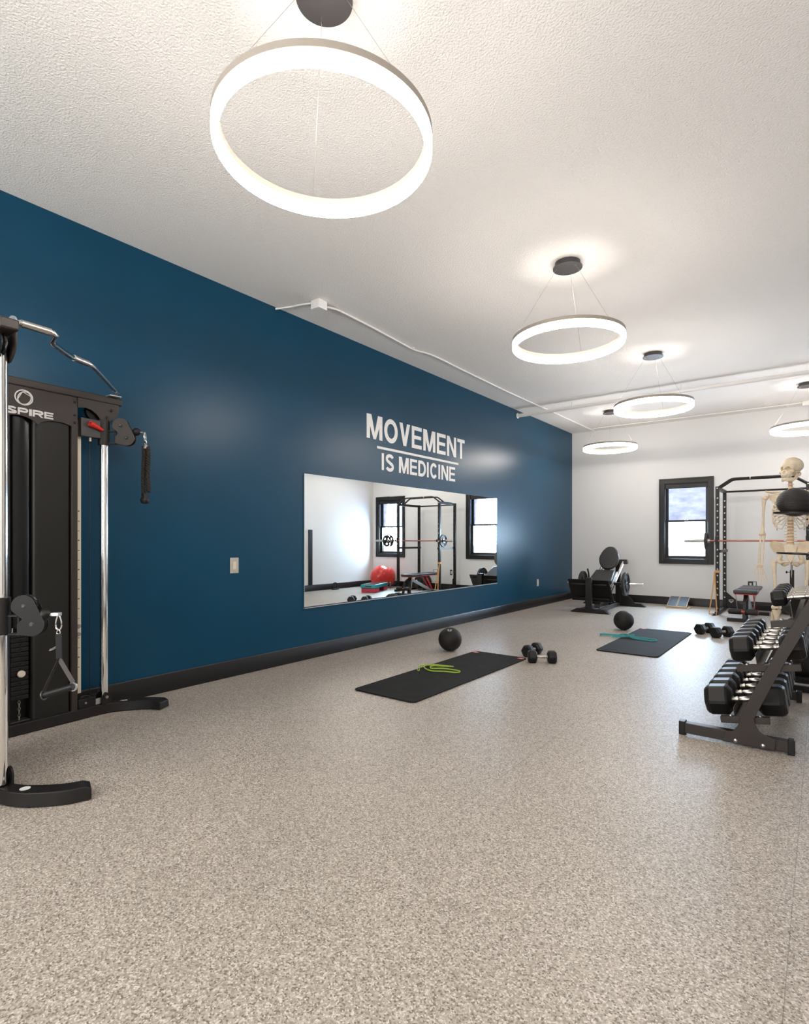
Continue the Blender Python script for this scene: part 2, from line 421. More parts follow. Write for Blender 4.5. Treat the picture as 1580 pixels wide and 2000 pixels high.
def window(name, x0, x1):
    z0, z1 = WZ0, WZ1; yo = RD
    r = bpy.data.objects.new(name, None); COL.objects.link(r); r['kind'] = 'structure'
    r.location = ((x0+x1)/2, yo, z0); c = V(r.location)
    def P(mb, nm, m, **k): return mb.build(nm, m, r, Matrix.Translation(-c), **k)
    cs = 0.092
    mb = MB()
    for a, b in (((x0-cs, 0, z0-cs), (x0, 0, z1+cs)), ((x1, 0, z0-cs), (x1+cs, 0, z1+cs)), ((x0, 0, z1), (x1, 0, z1+cs)), ((x0, 0, z0-cs), (x1, 0, z0))):
        mb.bb((a[0], yo-0.02, a[2]), (b[0], yo-0.001, b[2]))
    # raised outer band of the casing
    e = 0.028
    for a, b in (((x0-cs, z0-cs), (x0-cs+e, z1+cs)), ((x1+cs-e, z0-cs), (x1+cs, z1+cs)), ((x0-cs+e, z1+cs-e), (x1+cs-e, z1+cs)), ((x0-cs+e, z0-cs), (x1+cs-e, z0-cs+e))):
        mb.bb((a[0], yo-0.032, a[1]), (b[0], yo-0.02, b[1]))
    P(mb, 'window_casing', M_TRIM, bevel=0.003)
    mb = MB(); j = 0.014                                   # jamb lining
    mb.bb((x0, yo-0.001, z0), (x0+j, yo+0.19, z1)); mb.bb((x1-j, yo-0.001, z0), (x1, yo+0.19, z1))
    mb.bb((x0+j, yo-0.001, z1-j), (x1-j, yo+0.19, z1)); mb.bb((x0+j, yo-0.001, z0), (x1-j, yo+0.19, z0+j))
    P(mb, 'window_jamb', M_TRIM, bevel=0.002)
    X0, X1, Z0, Z1 = x0+j, x1-j, z0+j, z1-j; zm = Z0+(Z1-Z0)*0.50
    def sash(nm, za, zb, y, glassmat, gname, sw=0.045):
        mb = MB()
        mb.bb((X0, y, za), (X0+sw, y+0.035, zb)); mb.bb((X1-sw, y, za), (X1, y+0.035, zb))
        mb.bb((X0+sw, y, za), (X1-sw, y+0.035, za+sw)); mb.bb((X0+sw, y, zb-sw*0.7), (X1-sw, y+0.035, zb))
        f = P(mb, nm, M_TRIM, bevel=0.003)
        g = MB().bb((X0+sw, y+0.015, za+sw), (X1-sw, y+0.019, zb-sw*0.7)).build(gname, glassmat, f, Matrix.Translation(-c))
        return f
    sash('lower_sash', Z0, zm+0.016, yo+0.055, M_GLASS, 'pane')
    sash('upper_sash', zm-0.016, Z1, yo+0.10, M_SCREEN, 'pane', 0.04)
    mb = MB().bb((X0, yo+0.012, Z1-0.085), (X1, yo+0.052, Z1)); P(mb, 'shade_cassette', M_TRIM, bevel=0.006)
    mb = MB().bb(((X0+X1)/2-0.03, yo+0.04, zm+0.012), ((X0+X1)/2+0.03, yo+0.07, zm+0.026)); mb.cyl(((X0+X1)/2, yo+0.055, zm+0.026), ((X0+X1)/2, yo+0.055, zm+0.036), 0.014)
    P(mb, 'sash_lock', M_SILVER)
    return r
window('window_1', WX1, WX2)
window('window_2', W2X1, W2X2)

# ================================================================== RING PENDANT LAMPS
RR, RZ = 0.436, 2.796
def make_ring_lamp():
    r = thing('ring_pendant_lamp', 'x', 'pendant lamp', (0, 0, RH))
    z = RZ-RH
    c = MB().lathe([(0, 0), (0.098, 0), (0.098, -0.040), (0, -0.040)], seg=48).build('canopy_box', M_CANOPY, r)
    MB().lathe([(0, -0.040), (0.114, -0.040), (0.114, -0.047), (0, -0.047)], seg=64).build('canopy_plate', M_CANOPY, r)
    ro, ri = RR, RR-0.031
    MB().lathe([(ri, z+0.012), (ro, z+0.012), (ro, z+0.041), (ri, z+0.041)], seg=128, closed=True).build('ring_frame', M_RINGMETAL, r, bevel=0.002)
    MB().lathe([(ri+0.001, z+0.012), (ri+0.001, z-0.032), (ri+0.007, z-0.040), (ro-0.007, z-0.040), (ro-0.001, z-0.032), (ro-0.001, z+0.012)], seg=128, closed=True).build('diffuser', M_RING, r)
    for k in range(3):
        a = math.radians(207+120*k); d = V((math.cos(a), math.sin(a), 0))
        MB().cyl(d*0.085+V((0, 0, -0.047)), d*(ro-0.017)+V((0, 0, z+0.04)), 0.0011, 6).build('suspension_wire', M_STEEL, r)
        MB().lathe([(0, -0.059), (0.004, -0.059), (0.005, -0.047), (0, -0.047)], c=d*0.085, seg=10).build('wire_gripper', M_CHROME, r)
    return r
lamp0 = make_ring_lamp()
lamps = [((2.556, 1.572), 'large glowing ring pendant lamp nearest the camera, high over the foreground', -64),
         ((2.53, 4.30), 'glowing ring pendant lamp second from the camera, in the middle of the ceiling', 8),
         ((2.55, 7.00), 'glowing ring pendant lamp third from the camera, just in front of the ceiling pipe', 0),
         ((1.25, 9.64), 'smallest looking glowing ring pendant lamp, beyond the pipe near the blue wall corner', 20),
         ((3.98, 9.64), 'glowing ring pendant lamp cut by the right edge, above the power rack', 0),
         ((1.25, -1.10), 'added fill ring lamp, unseen behind the camera on the blue wall side', 0),  # this lamp and the next are added, out of view, to brighten the foreground
         ((3.98, -1.10), 'added fill ring lamp, unseen behind the camera on the white wall side', 0)]
for i, ((x, y), lab, a) in enumerate(lamps):
    o = lamp0 if i == 0 else dup(lamp0)
    o.location = (x, y, RH); o.rotation_euler = (0, 0, math.radians(a)); o['label'] = lab; o['group'] = 'ring pendant lamps along the ceiling'

# ================================================================== PIPES AND CONDUIT ON THE CEILING
px = thing('sprinkler_pipe', 'thick white painted pipe hanging just below the ceiling across the room', 'pipe', (2.6, 8.65, 3.33))
T = Matrix.Translation((-2.6, -8.65, -3.33))
MB().cyl((0.002, 8.65, 3.335), (RW-0.002, 8.65, 3.335), 0.030, 20).build('pipe', M_CONDUIT, px, T)
MB().lathe([(0.03, 0), (0.045, 0), (0.045, 0.01), (0.03, 0.012)], c=(0.002, 8.65, 3.335), axis=(1, 0, 0), seg=20).build('wall_flange', M_CONDUIT, px, T)
for x in (0.95, 2.55, 4.1):
    mb = MB().ring((x, 8.65, 3.335), 0.031, 0.035, 0.02, axis=(1, 0, 0), seg=20)
    mb.cyl((x, 8.65, 3.37), (x, 8.65, 3.428), 0.005, 8); mb.build('pipe_hanger', M_CONDUIT, px, T)
cd = thing('wiring_conduit', 'thin white bent conduit running along the ceiling beside the blue wall', 'conduit', (0.43, 6.5, RH))
T = Matrix.Translation((-0.43, -6.5, -RH))
pts = smooth([(0.435, 3.66, 3.40), (0.46, 3.74, 3.405), (0.455, 3.86, 3.416), (0.44, 4.3, 3.416), (0.40, 4.9, 3.416), (0.39, 5.15, 3.416), (0.45, 5.45, 3.416), (0.44, 6.2, 3.416), (0.43, 7.6, 3.416), (0.46, 9.1, 3.416), (0.47, 10.3, 3.416), (0.48, 11.2, 3.416)], 5)
MB().tube(pts, 0.011, 10).build('conduit_tube', M_CONDUIT, cd, T)
MB().tube(smooth([(0.40, 3.56, 3.41), (0.30, 3.52, 3.412), (0.18, 3.50, 3.418), (0.10, 3.47, 3.415), (0.012, 3.42, 3.408)], 5), 0.009, 10).build('branch_tube', M_CONDUIT, cd, T)
for (x, y) in ((0.395, 5.1), (0.44, 6.5), (0.435, 7.9), (0.46, 9.35), (0.475, 10.6)):
    MB().box((x, y, 3.420), (0.045, 0.02, 0.018)).build('strap_clip', M_CONDUIT, cd, T, bevel=0.003)
tag(MB().bb((0.375, 3.53, 3.345), (0.485, 3.64, RH-0.001)).build('junction_box', M_CONDUIT, bevel=0.006), 'white cube junction box on the ceiling where the conduit starts near blue wall', 'junction box')
cd2 = thing('cross_conduit', 'thin white conduit crossing the ceiling just in front of the white back wall', 'conduit', (2.6, 10.9, RH))
T = Matrix.Translation((-2.6, -10.9, -RH))
MB().cyl((0.49, 10.9, 3.417), (5.18, 10.9, 3.417), 0.010, 10).build('conduit_tube', M_CONDUIT, cd2, T)
for x in (1.3, 2.7, 4.6): MB().box((x, 10.9, 3.421), (0.02, 0.04, 0.016)).build('strap_clip', M_CONDUIT, cd2, T, bevel=0.003)
tag(MB().bb((3.90, 10.84, 3.36), (4.02, 10.96, RH-0.001)).build('junction_box', M_CONDUIT, bevel=0.006), 'white square junction box on the ceiling above the power rack', 'junction box')
tag(MB().tube(smooth([(0.012, 8.98, 3.385), (0.03, 9.0, 3.40), (0.15, 9.06, 3.415), (0.30, 9.12, 3.42), (0.44, 9.13, 3.418)], 5), 0.004, 8).build('ceiling_cable', M_CONDUIT), 'short thin white cable dropping over the blue wall top beyond the pipe', 'cable')

# ================================================================== BLUE WALL: LETTERING, MIRRORS, SWITCHES
wl = thing('wall_lettering', 'white MOVEMENT IS MEDICINE lettering with an underline on the blue wall', 'wall lettering', (0.0005, 5.82, 2.04))
T = Matrix.Translation((-0.0005, -5.82, -2.04))
ADV = {'M': 1.157, 'O': 1.08, 'V': 0.926, 'E': 0.926, 'N': 1.0, 'T': 0.85, 'I': 0.386, 'S': 0.926, 'D': 1.0, 'C': 1.0, ' ': 0.386}
def word(text, ya, yb, z, h):
    tot = sum(ADV[c] for c in text)-0.13; k = (yb-ya)/(tot*h); y = ya
    for ch in text:
        if ch != ' ':
            w = (ADV[ch]-0.13)*k
            if ch == 'I': w = 0.2*k
            mb = MB(); letter(mb, ch, w, 0.205*k, h, (0.001, y, z), (0, 1, 0), (0, 0, 1), 0.002)
            mb.build('letter', M_WHITE, wl, T)
        y += ADV[ch]*h*k
word('MOVEMENT', 4.745, 6.905, 2.383, 0.280)
word('IS MEDICINE', 5.015, 6.645, 2.038, 0.200)
MB().bb((0.001, 4.93, 2.283), (0.003, 6.735, 2.312)).build('underline', M_WHITE, wl, T)

MY = [3.785, 5.150, 6.545, 7.885]
for k, (nm, yaw) in enumerate((('left', -0.25), ('middle', -0.63), ('right', -0.12))):
    w = MY[k+1]-MY[k]-0.003; g = 'mirror panels on the blue wall'
    r = thing('wall_mirror', ['left mirror panel of three on the blue wall, reflecting mostly white wall', 'middle mirror panel of three on the blue wall, reflecting the power rack', 'right mirror panel of three on the blue wall, reflecting a black framed window'][k], 'mirror', (0.0105, (MY[k]+MY[k+1])/2, 0.525), math.radians(yaw), g)
    MB().bb((-0.003, -w/2, 0.006), (0.0028, w/2, 1.352)).build('backing', M_MIRROREDGE, r)
    MB().bb((0.003, -w/2+0.001, 0.007), (0.0042, w/2-0.001, 1.351)).build('glass', M_MIRROR, r)
tag(MB().bb((0.001, 3.78, 0.515), (0.020, 7.89, 0.5235)).build('mirror_channel', M_SILVER), 'thin silver channel holding the lower edge of the wall mirrors', 'mirror channel')

def wall_plate(name, label, cat, loc, rz, w, h, kind):
    r = thing(name, label, cat, loc, rz)      # local: +X out of the wall
    MB().bb((0.0005, -w/2, -h/2), (0.006, w/2, h/2)).build('cover_plate', M_PLATE if kind != 'black' else M_TRIM, r, bevel=0.002)
    if kind == 'switch':
        MB().bb((0.006, -0.017, -0.035), (0.0085, 0.017, 0.035)).build('rocker', M_IVORY, r, bevel=0.001)
    else:
        MB().bb((0.006, -0.017, -0.034), (0.008, 0.017, 0.034)).build('receptacle', M_IVORY, r, bevel=0.001)
    return r
wall_plate('light_switch', 'nickel light switch plate with ivory rocker on blue wall left of the mirrors', 'light switch', (0, 2.965, 0.98), 0, 0.088, 0.138, 'switch')
wall_plate('wall_outlet', 'small outlet low on the blue wall right of the mirrors', 'outlet', (0, 9.49, 0.43), 0, 0.078, 0.125, 'out')
wall_plate('wall_outlet', 'black outlet low on the white back wall behind the weight bench', 'outlet', (3.16, RD, 0.43), -PI/2, 0.078, 0.125, 'black')

# ================================================================== EXERCISE MATS
def rounded(w, l, r, n=6):
    out = []
    for cx, cy, a in ((w/2-r, l/2-r, 0), (-w/2+r, l/2-r, 90), (-w/2+r, -l/2+r, 180), (w/2-r, -l/2+r, 270)):
        out += arc(cx, cy, r, r, a, a+90, n)
    return out
M_MAT = mat('mat_foam', (0.0085, 0.0078, 0.0072), 0.8, spec=0.25, noise=(9, 0.4), bump=(90, 0.25, 0.002))
def mat_obj(label, loc, w, l, rz, patches):
    r = thing('exercise_mat', label, 'exercise mat', loc, rz, 'black exercise mats on the floor')
    MB().prism(rounded(w, l, 0.045), (0, 0, 0.001), (1, 0, 0), (0, 1, 0), 0.011).build('mat_body', M_MAT, r, bevel=0.004)
    for (x, y) in patches:
        MB().prism([(0.038*math.cos(a*PI/10), 0.026*math.sin(a*PI/10)) for a in range(20)], (x, y, 0.0122), (1, 0, 0), (0, 1, 0), 0.0005).build('logo_patch', M_ORANGE, r, label='small red logo patch')
        MB().prism([(0.022*math.cos(a*PI/3), 0.008*math.sin(a*PI/3)) for a in range(6)], (x, y, 0.0128), (1, 0, 0), (0, 1, 0), 0.0004).build('logo_mark', M_WHITE, r)
mat_obj('near black exercise mat with a green band on it', (1.469, 4.22, 0), 0.61, 1.93, math.radians(-0.4), [(-0.262, 0.90), (0.262, 0.90)])
mat_obj('far black exercise mat with a teal band on it', (2.50, 6.965, 0), 0.635, 1.87, 0, [(-0.27, 0.90)])

def band(name, label, mtl, pts, w, closed=True, n=6):
    P = smooth(pts, n, closed); c = sum(P, V())/len(P); c.z = 0
    r = tag(MB().ribbon(P, w, 0.0045, closed=closed).build(name, mtl, None, Matrix.Translation(-c)), label, 'resistance band'); r.location = c
    return r
z = 0.0185
band('resistance_band', 'coiled lime green loop resistance band lying on the near mat', M_GREEN,
     [(1.235, 4.06, z), (1.19, 4.13, z), (1.13, 4.22, z), (1.17, 4.28, z), (1.28, 4.30, z+.004), (1.39, 4.35, z+.006), (1.40, 4.38, z), (1.33, 4.37, z), (1.24, 4.29, z+.012),
      (1.20, 4.22, z+.014), (1.23, 4.15, z+.008), (1.33, 4.12, z), (1.45, 4.16, z+.004), (1.545, 4.20, z), (1.55, 4.26, z), (1.47, 4.275, z), (1.38, 4.22, z+.01), (1.31, 4.15, z+.014), (1.27, 4.20, z+.016), (1.29, 4.28, z+.016), (1.26, 4.30, z+.012), (1.20, 4.24, z+.01), (1.16, 4.17, z+.006), (1.20, 4.08, z)], 0.0095)
band('resistance_band', 'knotted teal blue loop resistance band lying across the far mat edge', M_TEAL,
     [(1.92, 7.02, z), (1.93, 7.06, z), (2.05, 7.08, z), (2.16, 7.07, z+.006), (2.26, 7.14, z+.012), (2.31, 7.10, z+.016), (2.27, 7.00, z+.016), (2.18, 6.94, z+.008), (2.10, 6.91, z), (2.14, 6.96, z+.006),
      (2.24, 7.02, z+.012), (2.38, 7.04, z+.004), (2.55, 7.03, z), (2.60, 6.97, z), (2.56, 6.91, z), (2.44, 6.93, z), (2.32, 6.96, z+.01), (2.24, 7.06, z+.018), (2.17, 7.11, z+.012), (2.12, 7.04, z+.006), (2.02, 7.04, z), (1.95, 7.00, z)], 0.018)

# ================================================================== BALLS
M_RIBBED = mat('ribbed_ball_rubber', (0.020, 0.016, 0.015), 0.5)
_nt = M_RIBBED.node_tree; _w = _nt.nodes.new('ShaderNodeTexWave'); _w.bands_direction = 'Z'; _w.inputs['Scale'].default_value = 34; _w.inputs['Distortion'].default_value = 0.6
_tc = _nt.nodes.new('ShaderNodeTexCoord'); _nt.links.new(_tc.outputs['Object'], _w.inputs['Vector'])
_bp = _nt.nodes.new('ShaderNodeBump'); _bp.inputs['Strength'].default_value = 0.8; _bp.inputs['Distance'].default_value = 0.003
_nt.links.new(_w.outputs['Color'], _bp.inputs['Height']); _nt.links.new(_bp.outputs[0], _nt.nodes['Principled BSDF'].inputs['Normal'])
def slam_ball(name, label, loc, r, mark=None, valve=None, ribbed=False, flat=1.0):
    t = thing(name, label, 'exercise ball', (loc[0], loc[1], loc[2]), 0)
    MB().ell((0, 0, r*flat), (r, r, r*flat), seg=56, rings=36).build('ball_shell', M_RIBBED if ribbed else M_BALL, t)
    if valve:
        d = V(valve).normalized(); MB().lathe([(0, -0.003), (0.018, -0.003), (0.018, 0.0012), (0.012, 0.0015), (0.008, -0.002), (0, -0.002)], c=V((0, 0, r))+d*r, axis=d, seg=20).build('valve', M_GLOSSB, t)
    if mark:
        d = V(mark).normalized(); F = frame_z(d); o = V((0, 0, r))+d*(r+0.0003)
        mb = MB()
        for a in (-0.014, 0.014):
            mb.ring(o+F@V((a, 0.004, -0.0004)), 0.006, 0.010, 0.002, axis=d, seg=14)
        mb.box(o+F@V((0, -0.012, -0.001)), (0.036, 0.005, 0.002), F)
        mb.build('printed_mark', M_LOGO, t)
    return t
slam_ball('slam_ball', 'black slam ball on the floor beside the near mat, closest to the blue wall', (0.93, 5.06, 0), 0.127, mark=(0.25, -0.45, 0.85))
slam_ball('slam_ball', 'black slam ball on the floor beside the far mat', (2.03, 7.66, 0), 0.129, valve=(-0.35, -0.8, 0.15))

# ================================================================== HEX DUMBBELLS
def make_dumbbell(AF, HL, gap, rh=0.0145):
    """hex dumbbell along local X, flat side down on z=0; AF across flats, HL head length, gap between the heads"""
    r = thing('hex_dumbbell', 'x', 'dumbbell')
    R = AF/2/math.cos(PI/6)
    def hexo(k, rnd=0.90):
        pts = []
        for i in range(6):
            a = PI/6+i*PI/3 + PI/6      # vertices pointing to +-Y, flats at top and bottom
            for da in (-0.10, 0.10):
                pts.append((k*R*rnd/math.cos(0)*math.cos(a+da)*1.035, k*R*rnd*math.sin(a+da)*1.035))
        return pts
    for sgn in (-1, 1):
        mb = MB(); secs = [(gap/2, 0.66), (gap/2+HL*0.14, 0.94), (gap/2+HL*0.22, 1.0), (gap/2+HL*0.80, 1.0), (gap/2+HL*0.93, 0.90), (gap/2+HL, 0.78)]
        rings = [[mb.bm.verts.new((sgn*x, a, b+AF/2*0.975)) for a, b in hexo(k)] for x, k in secs]
        for A, B in zip(rings, rings[1:]):
            for i in range(12): mb.bm.faces.new((A[i], A[(i+1) % 12], B[(i+1) % 12], B[i]))
        mb.bm.faces.new(rings[0]); mb.bm.faces.new(rings[-1])
        mb.build('hex_head', M_RUBBER, r, bevel=0.0015, sharp=20)
    c = (0, 0, AF/2*0.975); g = gap/2
    prof = [(0, -g-0.01), (rh*1.15, -g-0.01), (rh*1.15, -g+0.006), (rh*0.85, -g+0.008), (rh*0.85, -g+0.014), (rh*1.1, -g+0.016), (rh*1.1, -g+0.028), (rh*0.84, -g+0.031),
            (rh*1.0, -g*0.45), (rh*1.12, 0), (rh*1.0, g*0.45), (rh*0.84, g-0.031), (rh*1.1, g-0.028), (rh*1.1, g-0.016), (rh*0.85, g-0.014), (rh*0.85, g-0.008), (rh*1.15, g-0.006), (rh*1.15, g+0.01), (0, g+0.01)]
    MB().lathe(prof, c=c, axis=(1, 0, 0), seg=20).build('handle', M_STEEL, r)
    return r
dbF = make_dumbbell(0.120, 0.088, 0.098)
def put_floor(o, x0, y0, x1, y1, label, z=0.0):
    o.location = ((x0+x1)/2, (y0+y1)/2, z); o.rotation_euler = (0, 0, math.atan2(y1-y0, x1-x0)); o['label'] = label; o['group'] = 'hex dumbbells lying on the floor'
put_floor(dbF, 1.87, 5.06, 2.06, 5.17, 'front hex dumbbell of the pair at the far end of the near mat')
put_floor(dup(dbF), 1.735, 5.29, 1.745, 5.48, 'rear hex dumbbell of the pair by the near mat, touching its corner')
dbG = make_dumbbell(0.133, 0.090, 0.110)
put_floor(dbG, 3.10, 7.73, 3.22, 7.93, 'right hex dumbbell of the floor pair beyond the far mat')
put_floor(dup(dbG), 2.90, 7.90, 2.99, 8.12, 'left hex dumbbell of the floor pair, next to the far mat corner')

# ================================================================== DUMBBELL RACK
RX, RY0, RY1 = 3.74, 3.745, 5.055
rk = thing('dumbbell_rack', 'dark three tier dumbbell rack with slanted side plates and bolted feet', 'dumbbell rack', (RX, 4.4, 0))
T = Matrix.Translation((-RX, -4.4, 0))
TILT = math.radians(8.5)
tiers = [(3.80, 0.133, 0.238, 0.250), (3.912, 0.452, 0.567, 0.310), (4.075, 0.727, 0.880, 0.300)]      # x centre, crossbar z, handle z, crossbar width
def tier_M(tx, cz): return T @ Matrix.Translation((tx, 0, cz)) @ Matrix.Rotation(-TILT, 4, 'Y') @ Matrix.Translation((-tx, 0, -cz))
def edge(z): return 3.81+(z-0.17)*0.395+0.085*(z-0.17)**2
for (yy, out) in ((RY0, -1), (RY1, 1)):
    ya, yb = (yy, yy+0.055) if out < 0 else (yy-0.055, yy)
    MB().bb((3.475, ya, 0.012), (4.012, yb, 0.075)).build('foot', M_BROWN, rk, T, bevel=0.004)
    for xa, xb in ((3.448, 3.484), (4.003, 4.037)):
        MB().bb((xa, ya-0.003, 0.0), (xb, yb+0.003, 0.083)).build('foot_cap', M_BLACK, rk, T, bevel=0.004)
    # slanted upright: flat plate flaring into a gusset at the foot
    w = 0.034
    zs = [0.17, 0.35, 0.55, 0.75, 0.99]
    Lp = [(3.685, 0.012), (3.70, 0.068), (3.742, 0.085), (3.765, 0.12)]+[(edge(z)-w, z) for z in zs]
    Rp = [(edge(z)+w, z) for z in reversed(zs)]+[(3.855, 0.13), (3.872, 0.105), (3.905, 0.085), (3.945, 0.076), (3.945, 0.012)]
    yo = ya-0.0085 if out < 0 else yb+0.0025
    MB().prism([(a, b) for a, b in (Lp+Rp)], (0, yo+0.006, 0), (1, 0, 0), (0, 0, 1), 0.006).build('side_plate', M_BROWN, rk, T, bevel=0.0015)
    for bx in (3.752, 3.888):
        MB().lathe([(0, 0), (0.011, 0), (0.011, 0.003), (0.006, 0.007), (0, 0.0075)], c=(bx, ya-0.0085 if out < 0 else yb+0.0085, 0.028), axis=(0, out, 0), seg=16).build('bolt', M_STEEL, rk, T)
    for (tx, cz, hz, cw) in tiers:
        yc = ya+0.005 if out < 0 else yb-0.045
        x1 = tx+cw/2
        MB().bb((tx-cw/2, yc, cz), (x1, yc+0.04, cz+0.038)).build('tier_crossbar', M_BROWN, rk, tier_M(tx, cz), bevel=0.003)
        for bx in (tx-cw/2+0.055, x1-0.045):
            MB().lathe([(0, 0), (0.010, 0), (0.010, 0.003), (0.005, 0.007), (0, 0.0075)], c=(bx, yc+0.02, cz+0.038), axis=(0, 0, 1), seg=14).build('bolt', M_STEEL, rk, tier_M(tx, cz))
for (tx, cz, hz, cw) in tiers:
    g = 0.048 if cz < 0.5 else 0.042
    for sx in (-1, 1):
        top = hz-0.0165
        poly = [(0, 0), (sx*0.030, 0), (sx*0.030, 0.004), (sx*0.004, 0.004), (sx*0.004, top-cz-0.038), (0, top-cz-0.038)]
        mb = MB(); mb.bb((tx+sx*g-0.002, RY0+0.006, cz+0.0385), (tx+sx*g+0.002, RY1-0.006, top)); mb.bb((tx+sx*g+(0.002 if sx < 0 else -0.032), RY0+0.006, cz+0.0385), (tx+sx*g+(0.032 if sx < 0 else -0.002), RY1-0.006, cz+0.0425))
        mb.build('tier_rail', M_BROWN, rk, tier_M(tx, cz))
ordn = ['nearest', 'second', 'third', 'fourth', 'fifth', 'sixth']
spec = [(0, 0.176, 0.146, 0.128, 6, 3.905, 0.190, 'bottom'), (1, 0.148, 0.122, 0.130, 6, 3.90, 0.184, 'middle'), (2, 0.092, 0.078, 0.116, 5, 3.885, 0.160, 'top')]
for (ti, AF, HL, gap, n, ys, dy, word_) in spec:
    tx, cz, hz, cw = tiers[ti]
    proto = None
    for k in range(n):
        o = make_dumbbell(AF, HL, gap, 0.015) if k == 0 else dup(proto)
        if k == 0: proto = o
        h = hz-cz-AF/2*0.975
        o.location = (tx-h*math.sin(TILT), ys+dy*k, cz+h*math.cos(TILT)); o.rotation_euler = (0, -TILT, 0)
        o['label'] = ('nearest black hex dumbbell on the %s tier of the rack' % word_) if k == 0 else '%s nearest black hex dumbbell on the %s tier of the rack' % (ordn[k], word_)
        o['group'] = 'hex dumbbells on the %s tier of the rack' % word_

# ================================================================== MEDICINE BALL TOWER
bt = thing('ball_tower', 'black medicine ball rack with thin plate shelves behind the dumbbell rack', 'ball rack', (4.16, 5.56, 0))
T = Matrix.Translation((-4.16, -5.56, 0))
MB().bb((4.135, 5.535, 0.05), (4.185, 5.585, 1.62)).build('post', M_BLACK, bt, T, bevel=0.004)
mb = MB(); mb.bb((3.97, 5.36, 0.001), (4.36, 5.40, 0.05)); mb.bb((3.97, 5.70, 0.001), (4.36, 5.74, 0.05)); mb.bb((4.14, 5.40, 0.001), (4.18, 5.70, 0.05)); mb.build('base', M_BLACK, bt, T, bevel=0.004)
def shelf(cx, cy, z, tilt=0.045, nm='ball_shelf', half=0.152):
    Rt = Matrix.Rotation(tilt, 4, 'Y')
    mb = MB()
    mb.lathe([(0.085, -0.007), (half, -0.007), (half, 0.007), (0.085, 0.007)], seg=4 if False else 40, closed=True)
    mb.bar((half-0.02, 0, 0), (half+0.055, 0.06, 0), 0.05, 0.010)
    mb.build(nm, M_BLACK, bt, T @ Matrix.Translation((cx, cy, z)) @ Rt, bevel=0.001)
shelf(3.980, 5.49, 1.424); shelf(4.005, 5.49, 1.094); shelf(4.03, 5.42, 0.125, 0.0, half=0.14)
slam_ball('medicine_ball', 'black ribbed medicine ball on top shelf in front of skeleton ribs', (3.978, 5.49, 1.424-0.027), 0.128, ribbed=True, flat=0.905)
slam_ball('medicine_ball', 'large black ball on the lowest shelf behind the dumbbell rack', (4.03, 5.42, 0.125-0.02), 0.145)

# ================================================================== SKELETON
SKX, SKY, SK = 3.93, 5.99, 0
sk = thing('anatomical_skeleton', 'life size ivory anatomical skeleton model on a stand, skull turned left', 'skeleton', (SKX, SKY, 0), math.radians(3))
# local frame: faces -Y, its right hand is at -X (left in the picture)
def skull():
    mb = MB()
    mb.ell((0, 0.012, 0.135), (0.070, 0.086, 0.068), seg=32, rings=20)        # cranium
    mb.ell((0, -0.045, 0.110), (0.056, 0.040, 0.050), seg=24, rings=16)       # forehead and brow
    mb.ell((0, -0.072, 0.113), (0.043, 0.014, 0.010), seg=20, rings=12)       # brow ridge
    mb.ell((0, -0.052, 0.062), (0.042, 0.036, 0.042), seg=24, rings=16)       # maxilla
    for s in (-1, 1):
        mb.ell((s*0.044, -0.054, 0.070), (0.017, 0.018, 0.012), seg=16, rings=10)   # cheekbone
        mb.tube([(s*0.050, -0.045, 0.068), (s*0.063, -0.018, 0.070), (s*0.062, 0.008, 0.074)], 0.0055, 8)   # zygomatic arch
        mb.ell((s*0.052, 0.022, 0.062), (0.012, 0.016, 0.020), seg=12, rings=8)
    mb.ell((0, 0.030, 0.075), (0.045, 0.050, 0.022), seg=20, rings=12)        # skull base
    mb.ell((0, -0.082, 0.040), (0.026, 0.014, 0.014), seg=16, rings=10)       # upper teeth ridge
    mb.tube([(0, -0.078, 0.108), (0, -0.095, 0.086)], [0.010, 0.006], 8)       # nasal bones
    o = mb.build('skull', M_BONE, None)
    rm = o.modifiers.new('r', 'REMESH'); rm.mode = 'VOXEL'; rm.voxel_size = 0.0028
    bake(o)
    cut = MB()
    for s in (-1, 1):
        cut.ell((s*0.0235, -0.090, 0.0905), (0.0185, 0.048, 0.0175), seg=18, rings=12)
        cut.ell((s*0.066, -0.026, 0.088), (0.012, 0.024, 0.016), seg=14, rings=10)
    cut.ell((0, -0.092, 0.062), (0.0115, 0.026, 0.0165), seg=14, rings=10)
    c = cut.build('cut', M_BONE)
    b = o.modifiers.new('b', 'BOOLEAN'); b.object = c; b.operation = 'DIFFERENCE'; b.solver = 'EXACT'
    bake(o); bpy.data.objects.remove(c)
    sm = o.modifiers.new('s', 'SMOOTH'); sm.iterations = 3; sm.factor = 0.5; bake(o)
    o.parent = sk; o.data.materials.clear(); o.data.materials.append(M_BONE)
    return o
so = skull()
SZ = 1.728
so.location = (0.0, 0.02, SZ); so.rotation_euler = (math.radians(-7), 0, math.radians(-34)); so.scale = (1.1, 1.1, 1.1)
